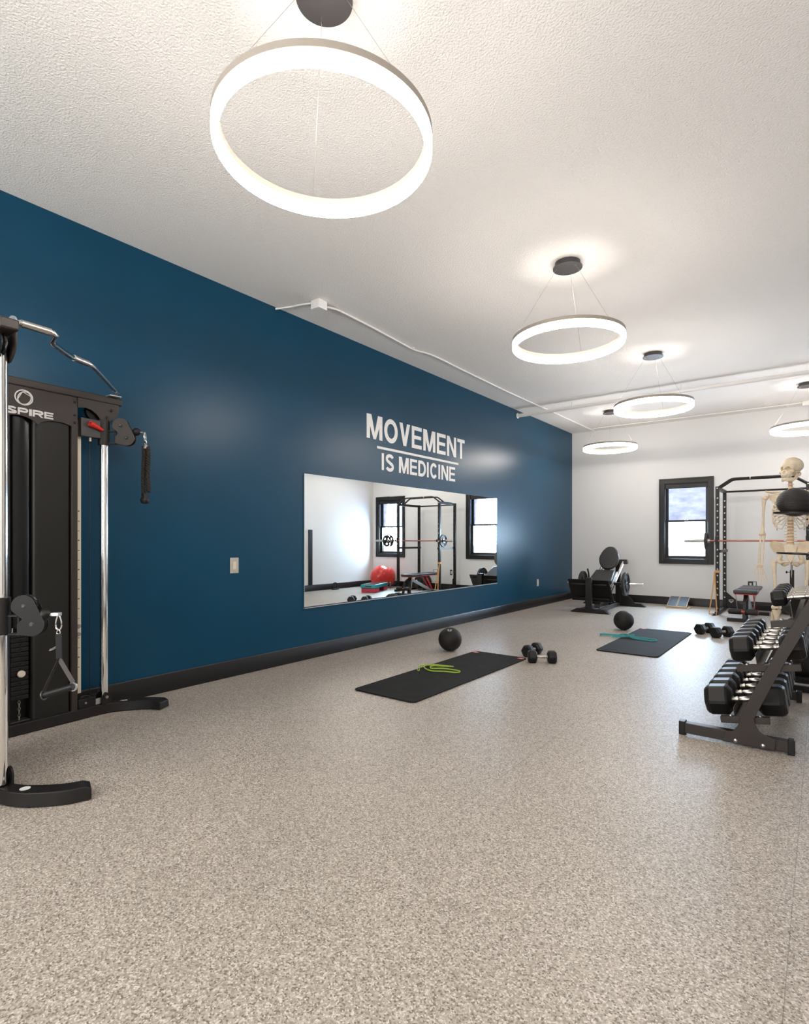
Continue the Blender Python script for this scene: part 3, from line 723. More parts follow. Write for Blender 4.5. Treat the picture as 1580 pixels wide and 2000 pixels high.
# lower jaw
mb = MB()
arcp = [(-0.047, 0.005, 0.062), (-0.046, -0.004, 0.030), (-0.040, -0.030, 0.012), (-0.024, -0.066, 0.006), (0, -0.080, 0.005), (0.024, -0.066, 0.006), (0.040, -0.030, 0.012), (0.046, -0.004, 0.030), (0.047, 0.005, 0.062)]
P = smooth(arcp, 5); mb.ribbon(P, 0.024, 0.009)
mb.ell((0, -0.080, 0.002), (0.017, 0.009, 0.012), seg=14, rings=8)
for i in range(-4, 5): mb.box((i*0.0062, -0.076+abs(i)**1.6*0.0018, 0.020), (0.0054, 0.006, 0.010))
jo = mb.build('jaw', M_BONE, sk); jo.location = so.location; jo.rotation_euler = so.rotation_euler; jo.scale = so.scale
for i in range(-4, 5): pass
mb = MB()
for i in range(-4, 5): mb.box((i*0.0062, -0.090+abs(i)**1.6*0.0022, 0.032), (0.0054, 0.006, 0.012))
mb.build('upper_teeth', M_WHITE, so)
# spine
def spine_pt(t):                         # 0 = sacrum top, 1 = skull base
    z = 1.155+t*(SZ+0.05-1.155)
    y = 0.045+0.030*math.sin(2.3*PI*t+0.6)-0.006
    return V((0, y, z))
NV = 22
for i in range(NV):
    t = (i+0.5)/NV; p = spine_pt(t); k = 1.0-0.55*t
    rr = 0.026*k+0.003; hh = (SZ+0.05-1.155)/NV*0.5
    mb = MB(); mb.lathe([(0, -hh*0.72), (rr*1.05, -hh*0.72), (rr*0.86, 0), (rr*1.05, hh*0.72), (0, hh*0.72)], c=p, seg=16)
    mb.tube([p+V((0, rr*0.6, 0)), p+V((0, rr+0.030*k, -0.012))], [0.008*k+0.002, 0.004], 8)
    for s in (-1, 1): mb.tube([p+V((s*rr*0.6, rr*0.5, 0)), p+V((s*(rr+0.022*k), rr*0.8, 0.002))], [0.006, 0.0035], 6)
    mb.build('vertebra', M_BONE, sk)
    if i < NV-1:
        p2 = spine_pt((i+1.0)/NV)
        MB().lathe([(0, -hh*0.32), (rr*0.98, -hh*0.32), (rr*0.98, hh*0.32), (0, hh*0.32)], c=p2, seg=14).build('spinal_disc', M_DISC, sk, label='orange spinal disc')
# rib cage
mb = MB(); mb2 = MB()
for i in range(11):
    t = 0.79-0.040*i; p = spine_pt(t); wd = (0.062, 0.088, 0.105, 0.118, 0.127, 0.132, 0.135, 0.134, 0.130, 0.118, 0.100)[i]
    dp = (0.05, 0.075, 0.092, 0.102, 0.108, 0.110, 0.110, 0.105, 0.095, 0.05, 0.0)[i]
    drop = 0.045+0.012*i
    for s in (-1, 1):
        a = [p+V((s*0.020, 0.012, 0)), p+V((s*wd*0.6, 0.030, -0.004)), p+V((s*wd*0.97, -0.010, -0.30*drop)), p+V((s*wd, -0.055, -0.62*drop))]
        if i < 9:
            a += [p+V((s*wd*0.80, -0.060-dp*0.45, -0.9*drop)), p+V((s*wd*0.48, -0.055-dp*0.75, -1.02*drop))]
        mb.tube(smooth(a, 6), 0.0055, 8)
        if i < 9:
            st = V((s*0.014, p.y-0.070-dp*0.72, max(p.z-0.75*drop+0.012*max(0, i-5)*1.6, 1.395)))
            mb2.tube(smooth([a[-1], (a[-1]+st)/2+V((0, -0.004, 0.004)), st], 4), 0.0048, 8)
mb.build('rib_cage', M_BONE, sk); mb2.build('rib_cartilage', M_IVORY, sk)
mb = MB(); mb.tube(smooth([(0, -0.045, 1.625), (0, -0.075, 1.57), (0, -0.105, 1.50), (0, -0.118, 1.42), (0, -0.112, 1.385)], 4), [0.018]*1+[0.017]*8+[0.014]*8, 10)
mb.build('sternum', M_BONE, sk)
for s in (-1, 1):
    MB().tube(smooth([(s*0.018, -0.048, 1.622), (s*0.07, -0.060, 1.628), (s*0.13, -0.020, 1.640), (s*0.175, 0.005, 1.645)], 5), [0.009]+[0.0065]*14+[0.008], 8).build('collarbone', M_BONE, sk)
    mb = MB(); mb.prism([(0.06, 0.0), (0.085, -0.125), (0.095, -0.13), (0.155, -0.02), (0.165, 0.015), (0.075, 0.03)] if s > 0 else [(-0.06, 0.0), (-0.075, 0.03), (-0.165, 0.015), (-0.155, -0.02), (-0.095, -0.13), (-0.085, -0.125)], (0, 0.085, 1.60), (1, 0, 0), (0, 0, 1), 0.006)
    mb.tube([(s*0.075, 0.09, 1.62), (s*0.15, 0.075, 1.64), (s*0.185, 0.03, 1.65)], [0.006, 0.008, 0.010], 8)
    mb.ell((s*0.170, 0.03, 1.605), (0.014, 0.016, 0.022), seg=12, rings=8)
    mb.build('shoulder_blade', M_DISC if False else M_BONE, sk)
    # arm
    sh = V((s*0.198, 0.02, 1.585)); el = V((s*0.211, 0.035, 1.258)); wr = V((s*0.226, 0.005, 0.990))
    mb = MB(); mb.ell(sh+V((-s*0.008, 0, 0.004)), (0.025, 0.025, 0.025), seg=14, rings=10)
    mb.tube([sh+V((0, 0, 0.012)), sh+V((0, 0, -0.03)), sh.lerp(el, 0.25), sh.lerp(el, 0.6), sh.lerp(el, 0.88), el+V((0, 0, 0.006))], [0.020, 0.019, 0.013, 0.0115, 0.015, 0.024], 12)
    mb.ell(el, (0.031, 0.015, 0.014), seg=14, rings=8)
    mb.build('humerus', M_BONE, sk)
    mb = MB(); mb.tube([el+V((-s*0.014, 0, -0.012)), el.lerp(wr, 0.2)+V((-s*0.012, 0, 0)), el.lerp(wr, 0.7)+V((-s*0.016, 0, 0)), wr+V((-s*0.016, 0, 0))], [0.013, 0.008, 0.007, 0.008], 10); mb.build('ulna', M_BONE, sk)
    mb = MB(); mb.tube([el+V((s*0.014, -0.004, -0.014)), el.lerp(wr, 0.2)+V((s*0.012, 0, 0)), el.lerp(wr, 0.6)+V((s*0.013, -0.004, 0)), wr+V((s*0.008, 0, 0))], [0.011, 0.007, 0.0085, 0.013], 10); mb.build('radius_bone', M_BONE, sk)
    # hand: carpals, metacarpals and separate finger bones
    mb = MB()
    for a, b in ((-0.018, -0.014), (-0.006, -0.012), (0.006, -0.013), (0.018, -0.016), (-0.014, -0.027), (-0.003, -0.027), (0.009, -0.027), (0.020, -0.028)):
        mb.ell(wr+V((s*a, 0, b)), (0.0078, 0.0085, 0.0075), seg=10, rings=6)
    mb.build('wrist_bones', M_BONE, sk)
    fingers = [(0.018, 0.10, (0.068, 0.041, 0.025, 0.020)), (0.007, 0.02, (0.067, 0.047, 0.030, 0.020)), (-0.004, -0.08, (0.063, 0.044, 0.028, 0.020)), (-0.015, -0.20, (0.056, 0.035, 0.021, 0.018))]
    for (fx, sp, seglen) in fingers:
        p = wr+V((s*fx, 0, -0.034)); mb = MB(); bend = 0.08
        for q, Lf in enumerate(seglen):
            sp2 = sp*(1 if q == 0 else 0.8); d = V((s*math.sin(sp2)+s*(-0.18), -math.sin(bend), -math.cos(bend))).normalized()
            e = p+d*Lf; mb.tube([p, p.lerp(e, 0.18), p.lerp(e, 0.5), p.lerp(e, 0.85), e], [0.0055, 0.0042, 0.0032, 0.0040, 0.0050] if q < 3 else [0.0045, 0.0036, 0.0028, 0.0026, 0.002], 8)
            p = e+d*0.0015; bend += 0.16
        mb.build('finger_bones', M_BONE, sk)
    p = wr+V((s*0.024, -0.004, -0.024)); mb = MB()
    for q, (Lf, d) in enumerate(((0.042, (0.40, -0.35, -1)), (0.030, (0.12, -0.30, -1)), (0.022, (0.0, -0.2, -1)))):
        d = V((s*d[0], d[1], d[2])).normalized(); e = p+d*Lf
        mb.tube([p, p.lerp(e, 0.2), p.lerp(e, 0.5), p.lerp(e, 0.85), e], [0.0062, 0.0048, 0.0038, 0.0045, 0.0055 if q < 2 else 0.003], 8); p = e+d*0.0015
    mb.build('thumb_bones', M_BONE, sk)
    # pelvis half: flared wing of the hip bone
    mb = MB(); nu, nv = 12, 7; grid = []
    for iu in range(nu+1):
        u = iu/nu; a = -0.35+u*(PI*0.86)                    # sweep of the crest from back to front
        row = []
        for iv in range(nv+1):
            v = iv/nv
            cx_, cz_ = 0.055, 0.0
            R_ = 0.030+v*(0.080+0.020*math.sin(u*PI))
            x = cx_+R_*math.sin(a+0.15)*0.92*(0.6+0.4*v)+0.02*v; y = 0.045-0.105*u*(0.45+0.55*v)+0.015*math.sin(v*PI); zz = 0.005+R_*math.cos(a*0.62-0.15)*1.18
            row.append(V((s*(0.018+(x-0.018)*0.80), y, 1.045+zz)))
        grid.append(row)
    vv = [[mb.bm.verts.new(p) for p in row] for row in grid]
    for iu in range(nu):
        for iv in range(nv): mb.bm.faces.new((vv[iu][iv], vv[iu+1][iv], vv[iu+1][iv+1], vv[iu][iv+1]))
    o = mb.build('hip_bone_wing', M_BONE, sk); so_ = o.modifiers.new('s', 'SOLIDIFY'); so_.thickness = 0.009; so_.offset = 0
    o.modifiers.new('ss', 'SUBSURF').levels = 1
    mb = MB(); mb.tube(smooth([(s*0.075, -0.005, 1.065), (s*0.085, -0.015, 1.030), (s*0.075, -0.03, 1.005), (s*0.043, -0.055, 1.012), (s*0.012, -0.066, 1.008)], 4), [0.022]*5+[0.017]*5+[0.010]*6+[0.013], 10)
    mb.tube(smooth([(s*0.070, 0.0, 1.025), (s*0.058, 0.0, 0.992), (s*0.038, -0.022, 0.980), (s*0.014, -0.058, 0.995)], 4), [0.018]*4+[0.015]*4+[0.008]*5, 10)
    mb.build('pubic_bone', M_BONE, sk)
    # leg
    hp = V((s*0.084, -0.01, 1.030)); gt = V((s*0.124, 0.0, 1.005)); kn = V((s*0.104, -0.005, 0.585)); an = V((s*0.100, 0.02, 0.185))
    mb = MB(); mb.ell(hp, (0.023, 0.023, 0.023), seg=14, rings=10); mb.tube([hp, gt+V((-s*0.008, 0, 0.004))], [0.014, 0.019], 10)
    mb.tube([gt+V((0, 0, 0.024)), gt, gt+V((-s*0.002, 0, -0.05)), gt.lerp(kn, 0.3), gt.lerp(kn, 0.7), gt.lerp(kn, 0.92), kn+V((0, 0, 0.02))], [0.014, 0.024, 0.018, 0.0145, 0.0145, 0.022, 0.034], 14)
    for q in (-1, 1): mb.ell(kn+V((q*0.020, 0.004, 0.012)), (0.021, 0.030, 0.021), seg=14, rings=8)
    mb.build('femur', M_BONE, sk)
    MB().ell(kn+V((0, -0.036, 0.022)), (0.018, 0.010, 0.019), seg=14, rings=8).build('kneecap', M_BONE, sk)
    mb = MB(); mb.tube([kn+V((0, 0, -0.012)), kn+V((0, 0, -0.030)), kn+V((0, -0.002, -0.075)), kn.lerp(an, 0.5), kn.lerp(an, 0.9), an], [0.036, 0.034, 0.018, 0.0125, 0.0125, 0.020], 14); mb.build('tibia', M_BONE, sk)
    MB().tube([kn+V((s*0.034, 0.016, -0.035)), kn.lerp(an, 0.5)+V((s*0.030, 0.012, 0)), an+V((s*0.022, 0.008, -0.01))], [0.009, 0.006, 0.009], 8).build('fibula', M_BONE, sk)
    mb = MB(); mb.ell(an+V((0, 0.0, -0.030)), (0.022, 0.034, 0.020), seg=12, rings=8); mb.ell(an+V((0, 0.040, -0.045)), (0.019, 0.032, 0.022), seg=12, rings=8)
    mb.ell(an+V((0, -0.04, -0.040)), (0.028, 0.026, 0.015), seg=12, rings=8)
    for q in range(5):
        x = s*(-0.022+q*0.012); mb.tube([an+V((x*0.8, -0.055, -0.042)), an+V((x*1.2, -0.112+q*0.006, -0.060)), an+V((x*1.3, -0.150+q*0.012, -0.066)), an+V((x*1.3, -0.172+q*0.014, -0.070))], [0.008, 0.006, 0.006, 0.004] if q == 0 or True else 0.005, 8)
    mb.build('foot_bones', M_BONE, sk)
mb = MB(); mb.prism([(-0.052, 0.06), (-0.038, -0.005), (-0.018, -0.065), (0, -0.095), (0.018, -0.065), (0.038, -0.005), (0.052, 0.06), (0.03, 0.075), (-0.03, 0.075)], (0, 0.045, 1.085), (1, 0, 0), (0, 0.12, 1), 0.022)
mb.build('sacrum', M_BONE, sk, bevel=0.006)
MB().cyl((0.012, 0.06, 0.62), (0.008, 0.045, 1.10), 0.0085, 12).build('upper_rod', M_GREYROD, sk)
MB().cyl((0.012, 0.06, 0.05), (0.012, 0.06, 0.935), 0.0165, 16).build('stand_pole', M_BLACK, sk)
mb = MB(); mb.cyl((0.012, 0.06, 0.915), (-0.023, 0.06, 0.915), 0.003, 8); mb.ell((-0.028, 0.06, 0.915), (0.007, 0.011, 0.012), seg=12, rings=8); mb.build('clamp_knob', M_BLACK, sk)
for k in range(5):
    a = 2*PI*k/5+0.3; e = V((0.24*math.cos(a), 0.06+0.24*math.sin(a), 0.055))
    MB().bar((0, 0.06, 0.075), e, 0.028, 0.022).build('base_leg', M_BLACK, sk, bevel=0.003)
    mb = MB(); mb.lathe([(0, -0.011), (0.020, -0.011), (0.025, -0.005), (0.025, 0.005), (0.020, 0.011), (0, 0.011)], c=e+V((0, 0, -0.029)), axis=(math.cos(a+1.2), math.sin(a+1.2), 0), seg=18); mb.cyl(e+V((0, 0, -0.02)), e+V((0, 0, 0.0)), 0.006, 8)
    mb.build('caster', M_GLOSSB, sk)

# ================================================================== POWER RACK
prx, pry = 3.40, 10.62
pr = thing('power_rack', 'tall black power rack with holed uprights and arched pull-up bars', 'power rack', (prx, pry, 0))
T = Matrix.Translation((-prx, -pry, 0))
def holed_plate(mb, x0, x1, y, z0, pitch, n, rh, t=0.003):
    """plate in the XZ plane with n round holes"""
    for k in range(n):
        za, zb = z0+k*pitch, z0+(k+1)*pitch; cx, cz = (x0+x1)/2, (za+zb)/2; hw, hh = (x1-x0)/2, pitch/2
        S = 16; inner, outer = [], []
        for i in range(S):
            a = 2*PI*(i+0.5)/S; c, s_ = math.cos(a), math.sin(a)
            kx = min(hw/abs(c) if abs(c) > 1e-6 else 9, hh/abs(s_) if abs(s_) > 1e-6 else 9)
            inner.append((cx+rh*c, cz+rh*s_)); outer.append([cx+kx*c, cz+kx*s_])
        # snap the points closest to the corners
        for (qx, qz) in ((cx+hw, cz+hh), (cx-hw, cz+hh), (cx-hw, cz-hh), (cx+hw, cz-hh)):
            j = min(range(S), key=lambda i: (outer[i][0]-qx)**2+(outer[i][1]-qz)**2); outer[j] = [qx, qz]
        vi = [[mb.bm.verts.new((p[0], yy, p[1])) for p in inner] for yy in (y, y+t)]
        vo = [[mb.bm.verts.new((p[0], yy, p[1])) for p in outer] for yy in (y, y+t)]
        for i in range(S):
            j = (i+1) % S
            mb.bm.faces.new((vi[0][i], vi[0][j], vo[0][j], vo[0][i])); mb.bm.faces.new((vi[1][i], vi[1][j], vo[1][j], vo[1][i]))
            mb.bm.faces.new((vi[0][i], vi[0][j], vi[1][j], vi[1][i]))
PX0, PX1, PYF, PYB, PW = 2.795, 3.985, 10.20, 11.02, 0.052
def upright(x, y, zb):
    mb = MB(); h = PW/2
    mb.bb((x-h, y-h, 0.055), (x-h+0.003, y+h, 2.08)); mb.bb((x+h-0.003, y-h, 0.055), (x+h, y+h, 2.08))
    n = 17; pitch = 0.105; z0 = 0.16
    for yy in (y-h, y+h-0.003):
        mb.bb((x-h, yy, 0.055), (x+h, yy+0.003, z0)); holed_plate(mb, x-h, x+h, yy, z0, pitch, n, 0.0145)
        mb.bb((x-h, yy, z0+n*pitch), (x+h, yy+0.003, 2.08))
    mb.bb((x-h, y-h, 2.077), (x+h, y+h, 2.08))
    mb.build('upright', M_BLACK, pr, T)
for x in (PX0, PX1):
    for y in (PYF, PYB): upright(x, y, 0)
for x in (PX0, PX1):
    MB().bb((x-0.026, PYF-0.12, 0.001), (x+0.026, PYB+0.06, 0.052)).build('base_rail', M_BLACK, pr, T, bevel=0.003)
    MB().bb((x-0.026, PYF+0.028, 2.026), (x+0.026, PYB-0.028, 2.078)).build('top_rail', M_BLACK, pr, T, bevel=0.003)
    sx = 1 if x < 3.4 else -1
    MB().bb((x+sx*0.027-0.02, PYF-0.02, 1.005), (x+sx*0.027+0.02, PYB+0.02, 1.05)).build('safety_bar', M_BLACK, pr, T, bevel=0.002)
    for y, z in ((PYF-0.03, 2.05), (PYB-0.03, 2.05), (PYF-0.03, 0.10)):
        MB().lathe([(0, 0), (0.011, 0), (0.011, 0.004), (0.005, 0.008), (0, 0.008)], c=(x, y+0.003, z), axis=(0, -1, 0), seg=12).build('bolt', M_STEEL, pr, T)
    # J hook carrying the bar
    mb = MB(); mb.bb((x-0.03, PYF-0.031, 1.14), (x+0.03, PYF-0.027, 1.27)); mb.bb((x-0.022, PYF-0.10, 1.172), (x+0.022, PYF-0.031, 1.184)); mb.bb((x-0.022, PYF-0.106, 1.172), (x+0.022, PYF-0.10, 1.225))
    mb.build('bar_hook', M_BLACK, pr, T)
MB().cyl((PX0, PYB, 2.05), (PX1, PYB, 2.05), 0.016, 14).build('rear_crossbar', M_BLACK, pr, T)
MB().bb((PX0+0.026, PYB-0.015, 0.052), (PX1-0.026, PYB+0.015, 0.112)).build('lower_crossbar', M_BLACK, pr, T, bevel=0.003)
for yy in (PYF+0.02, PYF+0.20):
    P = [(PX0+0.02, yy, 2.075), (PX0+0.165, yy, 2.175), (PX0+0.20, yy, 2.192), (PX0+0.24, yy, 2.197), (PX1-0.24, yy, 2.197), (PX1-0.20, yy, 2.192), (PX1-0.165, yy, 2.175), (PX1-0.02, yy, 2.075)]
    MB().tube(P, 0.0165, 14).build('pull_up_bar', M_BLACK, pr, T)
    for s, x in ((1, PX0+0.01), (-1, PX1-0.01)):
        MB().box((x+s*0.012, yy, 2.078), (0.05, 0.05, 0.010)).build('bar_bracket', M_BLACK, pr, T, bevel=0.002)
for x, s in ((PX0+0.45, 1),):
    MB().ring((x, PYF+0.02, 2.197), 0.0167, 0.0185, 0.010, axis=(1, 0, 0), seg=20).build('grip_ring', M_WHITE, pr, T)
for x, s in ((PX0+0.026, 1), (PX1-0.026, -1)):
    g = MB().prism([(0, 0), (s*0.19, 0), (s*0.19, 0.03), (0, 0.20)] if s > 0 else [(0, 0), (0, 0.20), (s*0.19, 0.03), (s*0.19, 0)], (x, PYB-0.015, 0.112), (1, 0, 0), (0, 0, 1), 0.005).build('gusset_plate', M_BLACK, pr, T)
    mb = MB(); cx = x+s*0.075; o = (cx, PYB-0.0205, 0.155)
    mb.prism([(-0.034, 0.030), (-0.034, 0.024), (0.034, 0.024), (0.034, 0.030)], (cx, PYB-0.0202, 0.15), (1, 0, 0), (0, 0, 1), 0.001)
    for a in (-1, 1):
        for q in thick([(a*0.032, 0.028), (a*0.032, 0.006), (0, -0.026)], 0.008, False): mb.prism([(p.x, p.y) for p in q], (cx, PYB-0.0202, 0.15), (1, 0, 0), (0, 0, 1), 0.001)
        for q in thick([(a*0.014, 0.020), (a*0.014, 0.002), (0, -0.012)], 0.007, False): mb.prism([(p.x, p.y) for p in q], (cx, PYB-0.0202, 0.15), (1, 0, 0), (0, 0, 1), 0.001)
    mb.build('shield_emblem', M_LOGO, g, T)

# weight plates
M_IRON = mat('cast_iron_plate', (0.018, 0.018, 0.019), 0.6)
def plate_parts(r, Rp, th, cx=0, mtl=M_IRON, hub=M_STEEL, P=None, T=None, nm=None):
    """three-grip plate, axis along local X, centred at cx"""
    mb = MB(); c = V((cx, 0, 0)) if P is None else V(P); ax = (1, 0, 0)
    mb.lathe([(Rp*0.80, -th*0.4), (Rp*0.84, -th/2), (Rp*0.97, -th/2), (Rp, -th*0.36), (Rp, th*0.36), (Rp*0.97, th/2), (Rp*0.84, th/2), (Rp*0.80, th*0.4)], c, ax, 48, closed=True)
    mb.ring(c, 0.027, Rp*0.36, th*0.8, ax, 32)
    mb.ring(c, Rp*0.70, Rp*0.82, th*0.45, ax, 48)
    for k in range(3):
        a = math.radians(90+120*k); n = 7; span = math.radians(34)
        ptsI = [(Rp*0.34*math.cos(a+span*(i/n*2-1)*1.25), Rp*0.34*math.sin(a+span*(i/n*2-1)*1.25)) for i in range(n+1)]
        ptsO = [(Rp*0.72*math.cos(a+span*(i/n*2-1)), Rp*0.72*math.sin(a+span*(i/n*2-1))) for i in range(n+1)]
        for i in range(n):
            mb.prism([ptsI[i], ptsI[i+1], ptsO[i+1], ptsO[i]], c+V((-th*0.25, 0, 0)), (0, 1, 0), (0, 0, 1), th*0.5)
    b = mb.build(nm or 'plate_body', mtl, r, T)
    mb = MB(); mb.ring(c, 0.0255, 0.036, th*1.02, ax, 24); mb.build('hub_ring', hub, b if T is None else b, T)
    return b
# barbell on the rack
bb_ = thing('barbell', 'long barbell with copper shaft resting in the power rack hooks', 'barbell', (3.42, 10.135, 1.198))
MB().cyl((-0.735, 0, 0), (0.735, 0, 0), 0.0135, 14).build('shaft', M_COPPER, bb_, label='copper coloured shaft')
for s in (-1, 1):
    MB().lathe([(0.0, 0.722), (0.024, 0.722), (0.034, 0.730), (0.034, 0.748), (0.025, 0.752), (0.025, 1.092), (0.021, 1.10), (0, 1.10)], axis=(s, 0, 0), seg=20).build('sleeve', M_STEEL, bb_)
pb = None
for s, lab in ((-1, 'small black grip plate on the barbell end in front of the window'), (1, 'small black grip plate on the barbell end nearest the right wall')):
    r = thing('weight_plate', lab, 'weight plate', (3.42+s*0.775, 10.135, 1.198), 0, 'grip plates loaded on the barbell'); plate_parts(r, 0.138, 0.034)
r = thing('weight_plate', 'large black grip plate standing on the floor behind the weight bench', 'weight plate', (3.70, 10.86, 0.214), PI/2, 'large grip plates behind the bench'); r.rotation_euler = (0, math.radians(-8), PI/2+0.06); plate_parts(r, 0.212, 0.045)
r = thing('weight_plate', 'smaller black grip plate leaning in front of the large floor plate', 'weight plate', (3.78, 10.76, 0.170), PI/2, 'large grip plates behind the bench'); r.rotation_euler = (0, math.radians(-8), PI/2+0.06); plate_parts(r, 0.168, 0.034)

# tan band looped round the front left upright
bx, by = PX0, PYF-0.045
r = thing('resistance_band', 'tan latex resistance band hanging from the rack upright down to the floor', 'resistance band', (bx, by, 0))
T = Matrix.Translation((-bx, -by, 0))
mb = MB(); mb.ribbon([(PX0-0.031, PYF-0.031, 0.70), (PX0+0.031, PYF-0.031, 0.70), (PX0+0.031, PYF+0.031, 0.70), (PX0-0.031, PYF+0.031, 0.70)], 0.042, 0.004, closed=True); mb.build('top_loop', M_TAN, r, T)
P = smooth([(PX0-0.036, PYF-0.045, 0.70), (PX0-0.040, PYF-0.08, 0.55), (PX0-0.062, PYF-0.14, 0.30), (PX0-0.090, PYF-0.19, 0.06), (PX0-0.088, PYF-0.205, 0.026), (PX0-0.06, PYF-0.205, 0.022), (PX0-0.01, PYF-0.190, 0.022), (PX0+0.012, PYF-0.18, 0.028), (PX0+0.010, PYF-0.165, 0.07), (PX0-0.004, PYF-0.13, 0.30), (PX0-0.022, PYF-0.08, 0.55), (PX0-0.032, PYF-0.042, 0.70)], 5)
mb = MB(); mb.ribbon(P, 0.020, 0.004, up=[V((0.75, -0.6, 0)) if 0.04 < p.z else V((0, 0, 1)) for p in P]); mb.build('hanging_loop', M_TAN, r, T)
tag(MB().bb((PX0-0.055, PYF-0.20, 0.001), (PX0+0.0, PYF-0.165, 0.035)).build('anchor_block', M_BLACK, bevel=0.005), 'small black block in the tan band loop on the floor', 'anchor block')

# ================================================================== WEIGHT BENCH
bn = thing('weight_bench', 'black adjustable weight bench with red trim and foam leg rollers', 'weight bench', (3.24, 10.0, 0))
T = Matrix.Translation((-3.24, -10.0, 0))
def cushion(x0, x1, y0_, y1_, z0_, z1_, nm, sub=None):
    o = MB().bb((x0, y0_, z0_), (x1, y1_, z1_)).build(nm, M_VINYL, bn, T, bevel=0.018, segs=4)
    MB().bb((x0+0.012, y0_+0.012, z0_-0.012), (x1-0.012, y1_-0.012, z0_)).build('trim_board', M_RED, bn, T, bevel=0.003, label='red underside trim')
    return o
cushion(3.085, 3.395, 9.56, 9.86, 0.405, 0.46, 'seat_cushion')
o = cushion(3.10, 3.38, 9.88, 10.64, 0.415, 0.465, 'back_cushion')
mb = MB(); mb.bar((3.24, 9.66, 0.03), (3.24, 9.70, 0.395), 0.06, 0.06); mb.build('front_post', M_BLACK, bn, T, bevel=0.004)
MB().bar((3.24, 9.70, 0.36), (3.24, 10.48, 0.05), 0.06, 0.05).build('main_beam', M_SILVER, bn, T, bevel=0.004)
for s in (-1, 1):
    MB().bar((3.24+s*0.05, 10.46, 0.09), (3.24+s*0.05, 10.20, 0.43), 0.012, 0.035).build('support_strut', M_RED, bn, T, bevel=0.002)
    MB().cyl((3.24+s*0.13, 9.62, 0.43), (3.24+s*0.10, 9.62, 0.15), 0.006, 8).build('adjuster_rod', M_STEEL, bn, T)
MB().bar((3.24, 9.72, 0.03), (3.24, 10.50, 0.03), 0.05, 0.045).build('base_beam', M_SILVER, bn, T, bevel=0.003)
for y, w in ((9.45, 0.22), (10.50, 0.24)):
    MB().bar((3.24-w, y, 0.022), (3.24+w, y, 0.022), 0.042, 0.06, up=(0, 0, 1)).build('floor_bar', M_BLACK, bn, T, bevel=0.004)
MB().bar((3.24, 9.45, 0.04), (3.24, 9.52, 0.30), 0.045, 0.045).build('leg_post', M_BLACK, bn, T, bevel=0.003)
MB().bar((3.24, 9.50, 0.28), (3.24, 9.68, 0.36), 0.045, 0.045).build('leg_arm', M_BLACK, bn, T, bevel=0.003)
for s in (-1, 1):
    MB().lathe([(0, 0.025), (0.038, 0.025), (0.042, 0.032), (0.042, 0.176), (0.038, 0.185), (0, 0.185)], c=(3.225, 9.45, 0.152), axis=(s, 0, 0), seg=24).build('foam_roller', M_RUBBER, bn, T)
MB().cyl((3.03, 9.45, 0.152), (3.42, 9.45, 0.152), 0.014, 12).build('roller_axle', M_ORANGE, bn, T)
mb = MB(); mb.tube([(3.19, 10.62, 0.44), (3.19, 10.68, 0.44), (3.19, 10.68, 0.525), (3.29, 10.68, 0.525), (3.29, 10.68, 0.44), (3.29, 10.62, 0.43)], 0.007, 8); mb.build('carry_handle', M_DARKGREY, bn, T)

# ================================================================== SLANT BOARD
sb = thing('slant_board', 'small plywood slant board with two dark grip panels against the back wall', 'slant board', (2.10, 10.82, 0))
mb = MB(); mb.bb((-0.17, -0.20, 0.0), (0.20, 0.18, 0.018)); mb.build('base_board', M_WOOD, sb, bevel=0.002)
a = math.radians(25); Rx = Matrix.Rotation(a, 3, 'X')
for k in range(2):
    cx = -0.082+k*0.164
    c = V((cx, -0.185, 0.024))+Rx@V((0, 0.18, 0.006))
    b = MB().box(c, (0.157, 0.36, 0.014), Rx).build('ramp_board', M_WOOD, sb, bevel=0.002)
    MB().box(c+Rx@V((0, 0.002, 0.0085)), (0.143, 0.338, 0.002), Rx).build('grip_panel', M_GRIT, b)
    MB().bar((cx, 0.12, 0.018), (cx, 0.10, 0.152), 0.10, 0.012).build('rear_prop', M_WOOD, sb)

# ================================================================== LEG PRESS
LX, LY = 1.06, 9.8
lp = thing('leg_press', 'black leg press machine with egg shaped backrest in the far blue corner', 'leg press', (LX, LY, 0))
T = Matrix.Translation((-LX, -LY, 0))
def LPb(mb, nm, m, **k): return mb.build(nm, m, lp, T, **k)
# feet and base
mb = MB(); mb.prism([(0.76, 0.0), (1.40, 0.0), (1.40, 0.012), (1.31, 0.062), (0.85, 0.062), (0.76, 0.012)], (0, 9.20, 0.001), (1, 0, 0), (0, 0, 1), 0.10); LPb(mb, 'front_foot', M_BLACK, bevel=0.004)
mb = MB(); mb.prism([(0.50, 0.0), (1.62, 0.0), (1.62, 0.012), (1.55, 0.06), (0.57, 0.06), (0.50, 0.012)], (0, 10.55, 0.001), (1, 0, 0), (0, 0, 1), 0.09); LPb(mb, 'rear_foot', M_BLACK, bevel=0.004)
for s in (-1, 1): LPb(MB().bar((LX+s*0.15, 9.20, 0.035), (LX+s*0.10, 10.47, 0.035), 0.05, 0.06), 'base_beam', M_DARKGREY, bevel=0.003)
LPb(MB().bb((1.00, 9.13, 0.03), (1.10, 9.20, 0.58)), 'front_post', M_BLACK, bevel=0.006)
LPb(MB().bar((1.06, 9.55, 0.05), (1.06, 9.70, 0.20), 0.09, 0.05), 'seat_support', M_DARKGREY, bevel=0.004)
LPb(MB().bb((0.98, 9.55, 0.14), (1.30, 9.62, 0.20)), 'support_arm', M_DARKGREY, bevel=0.004)
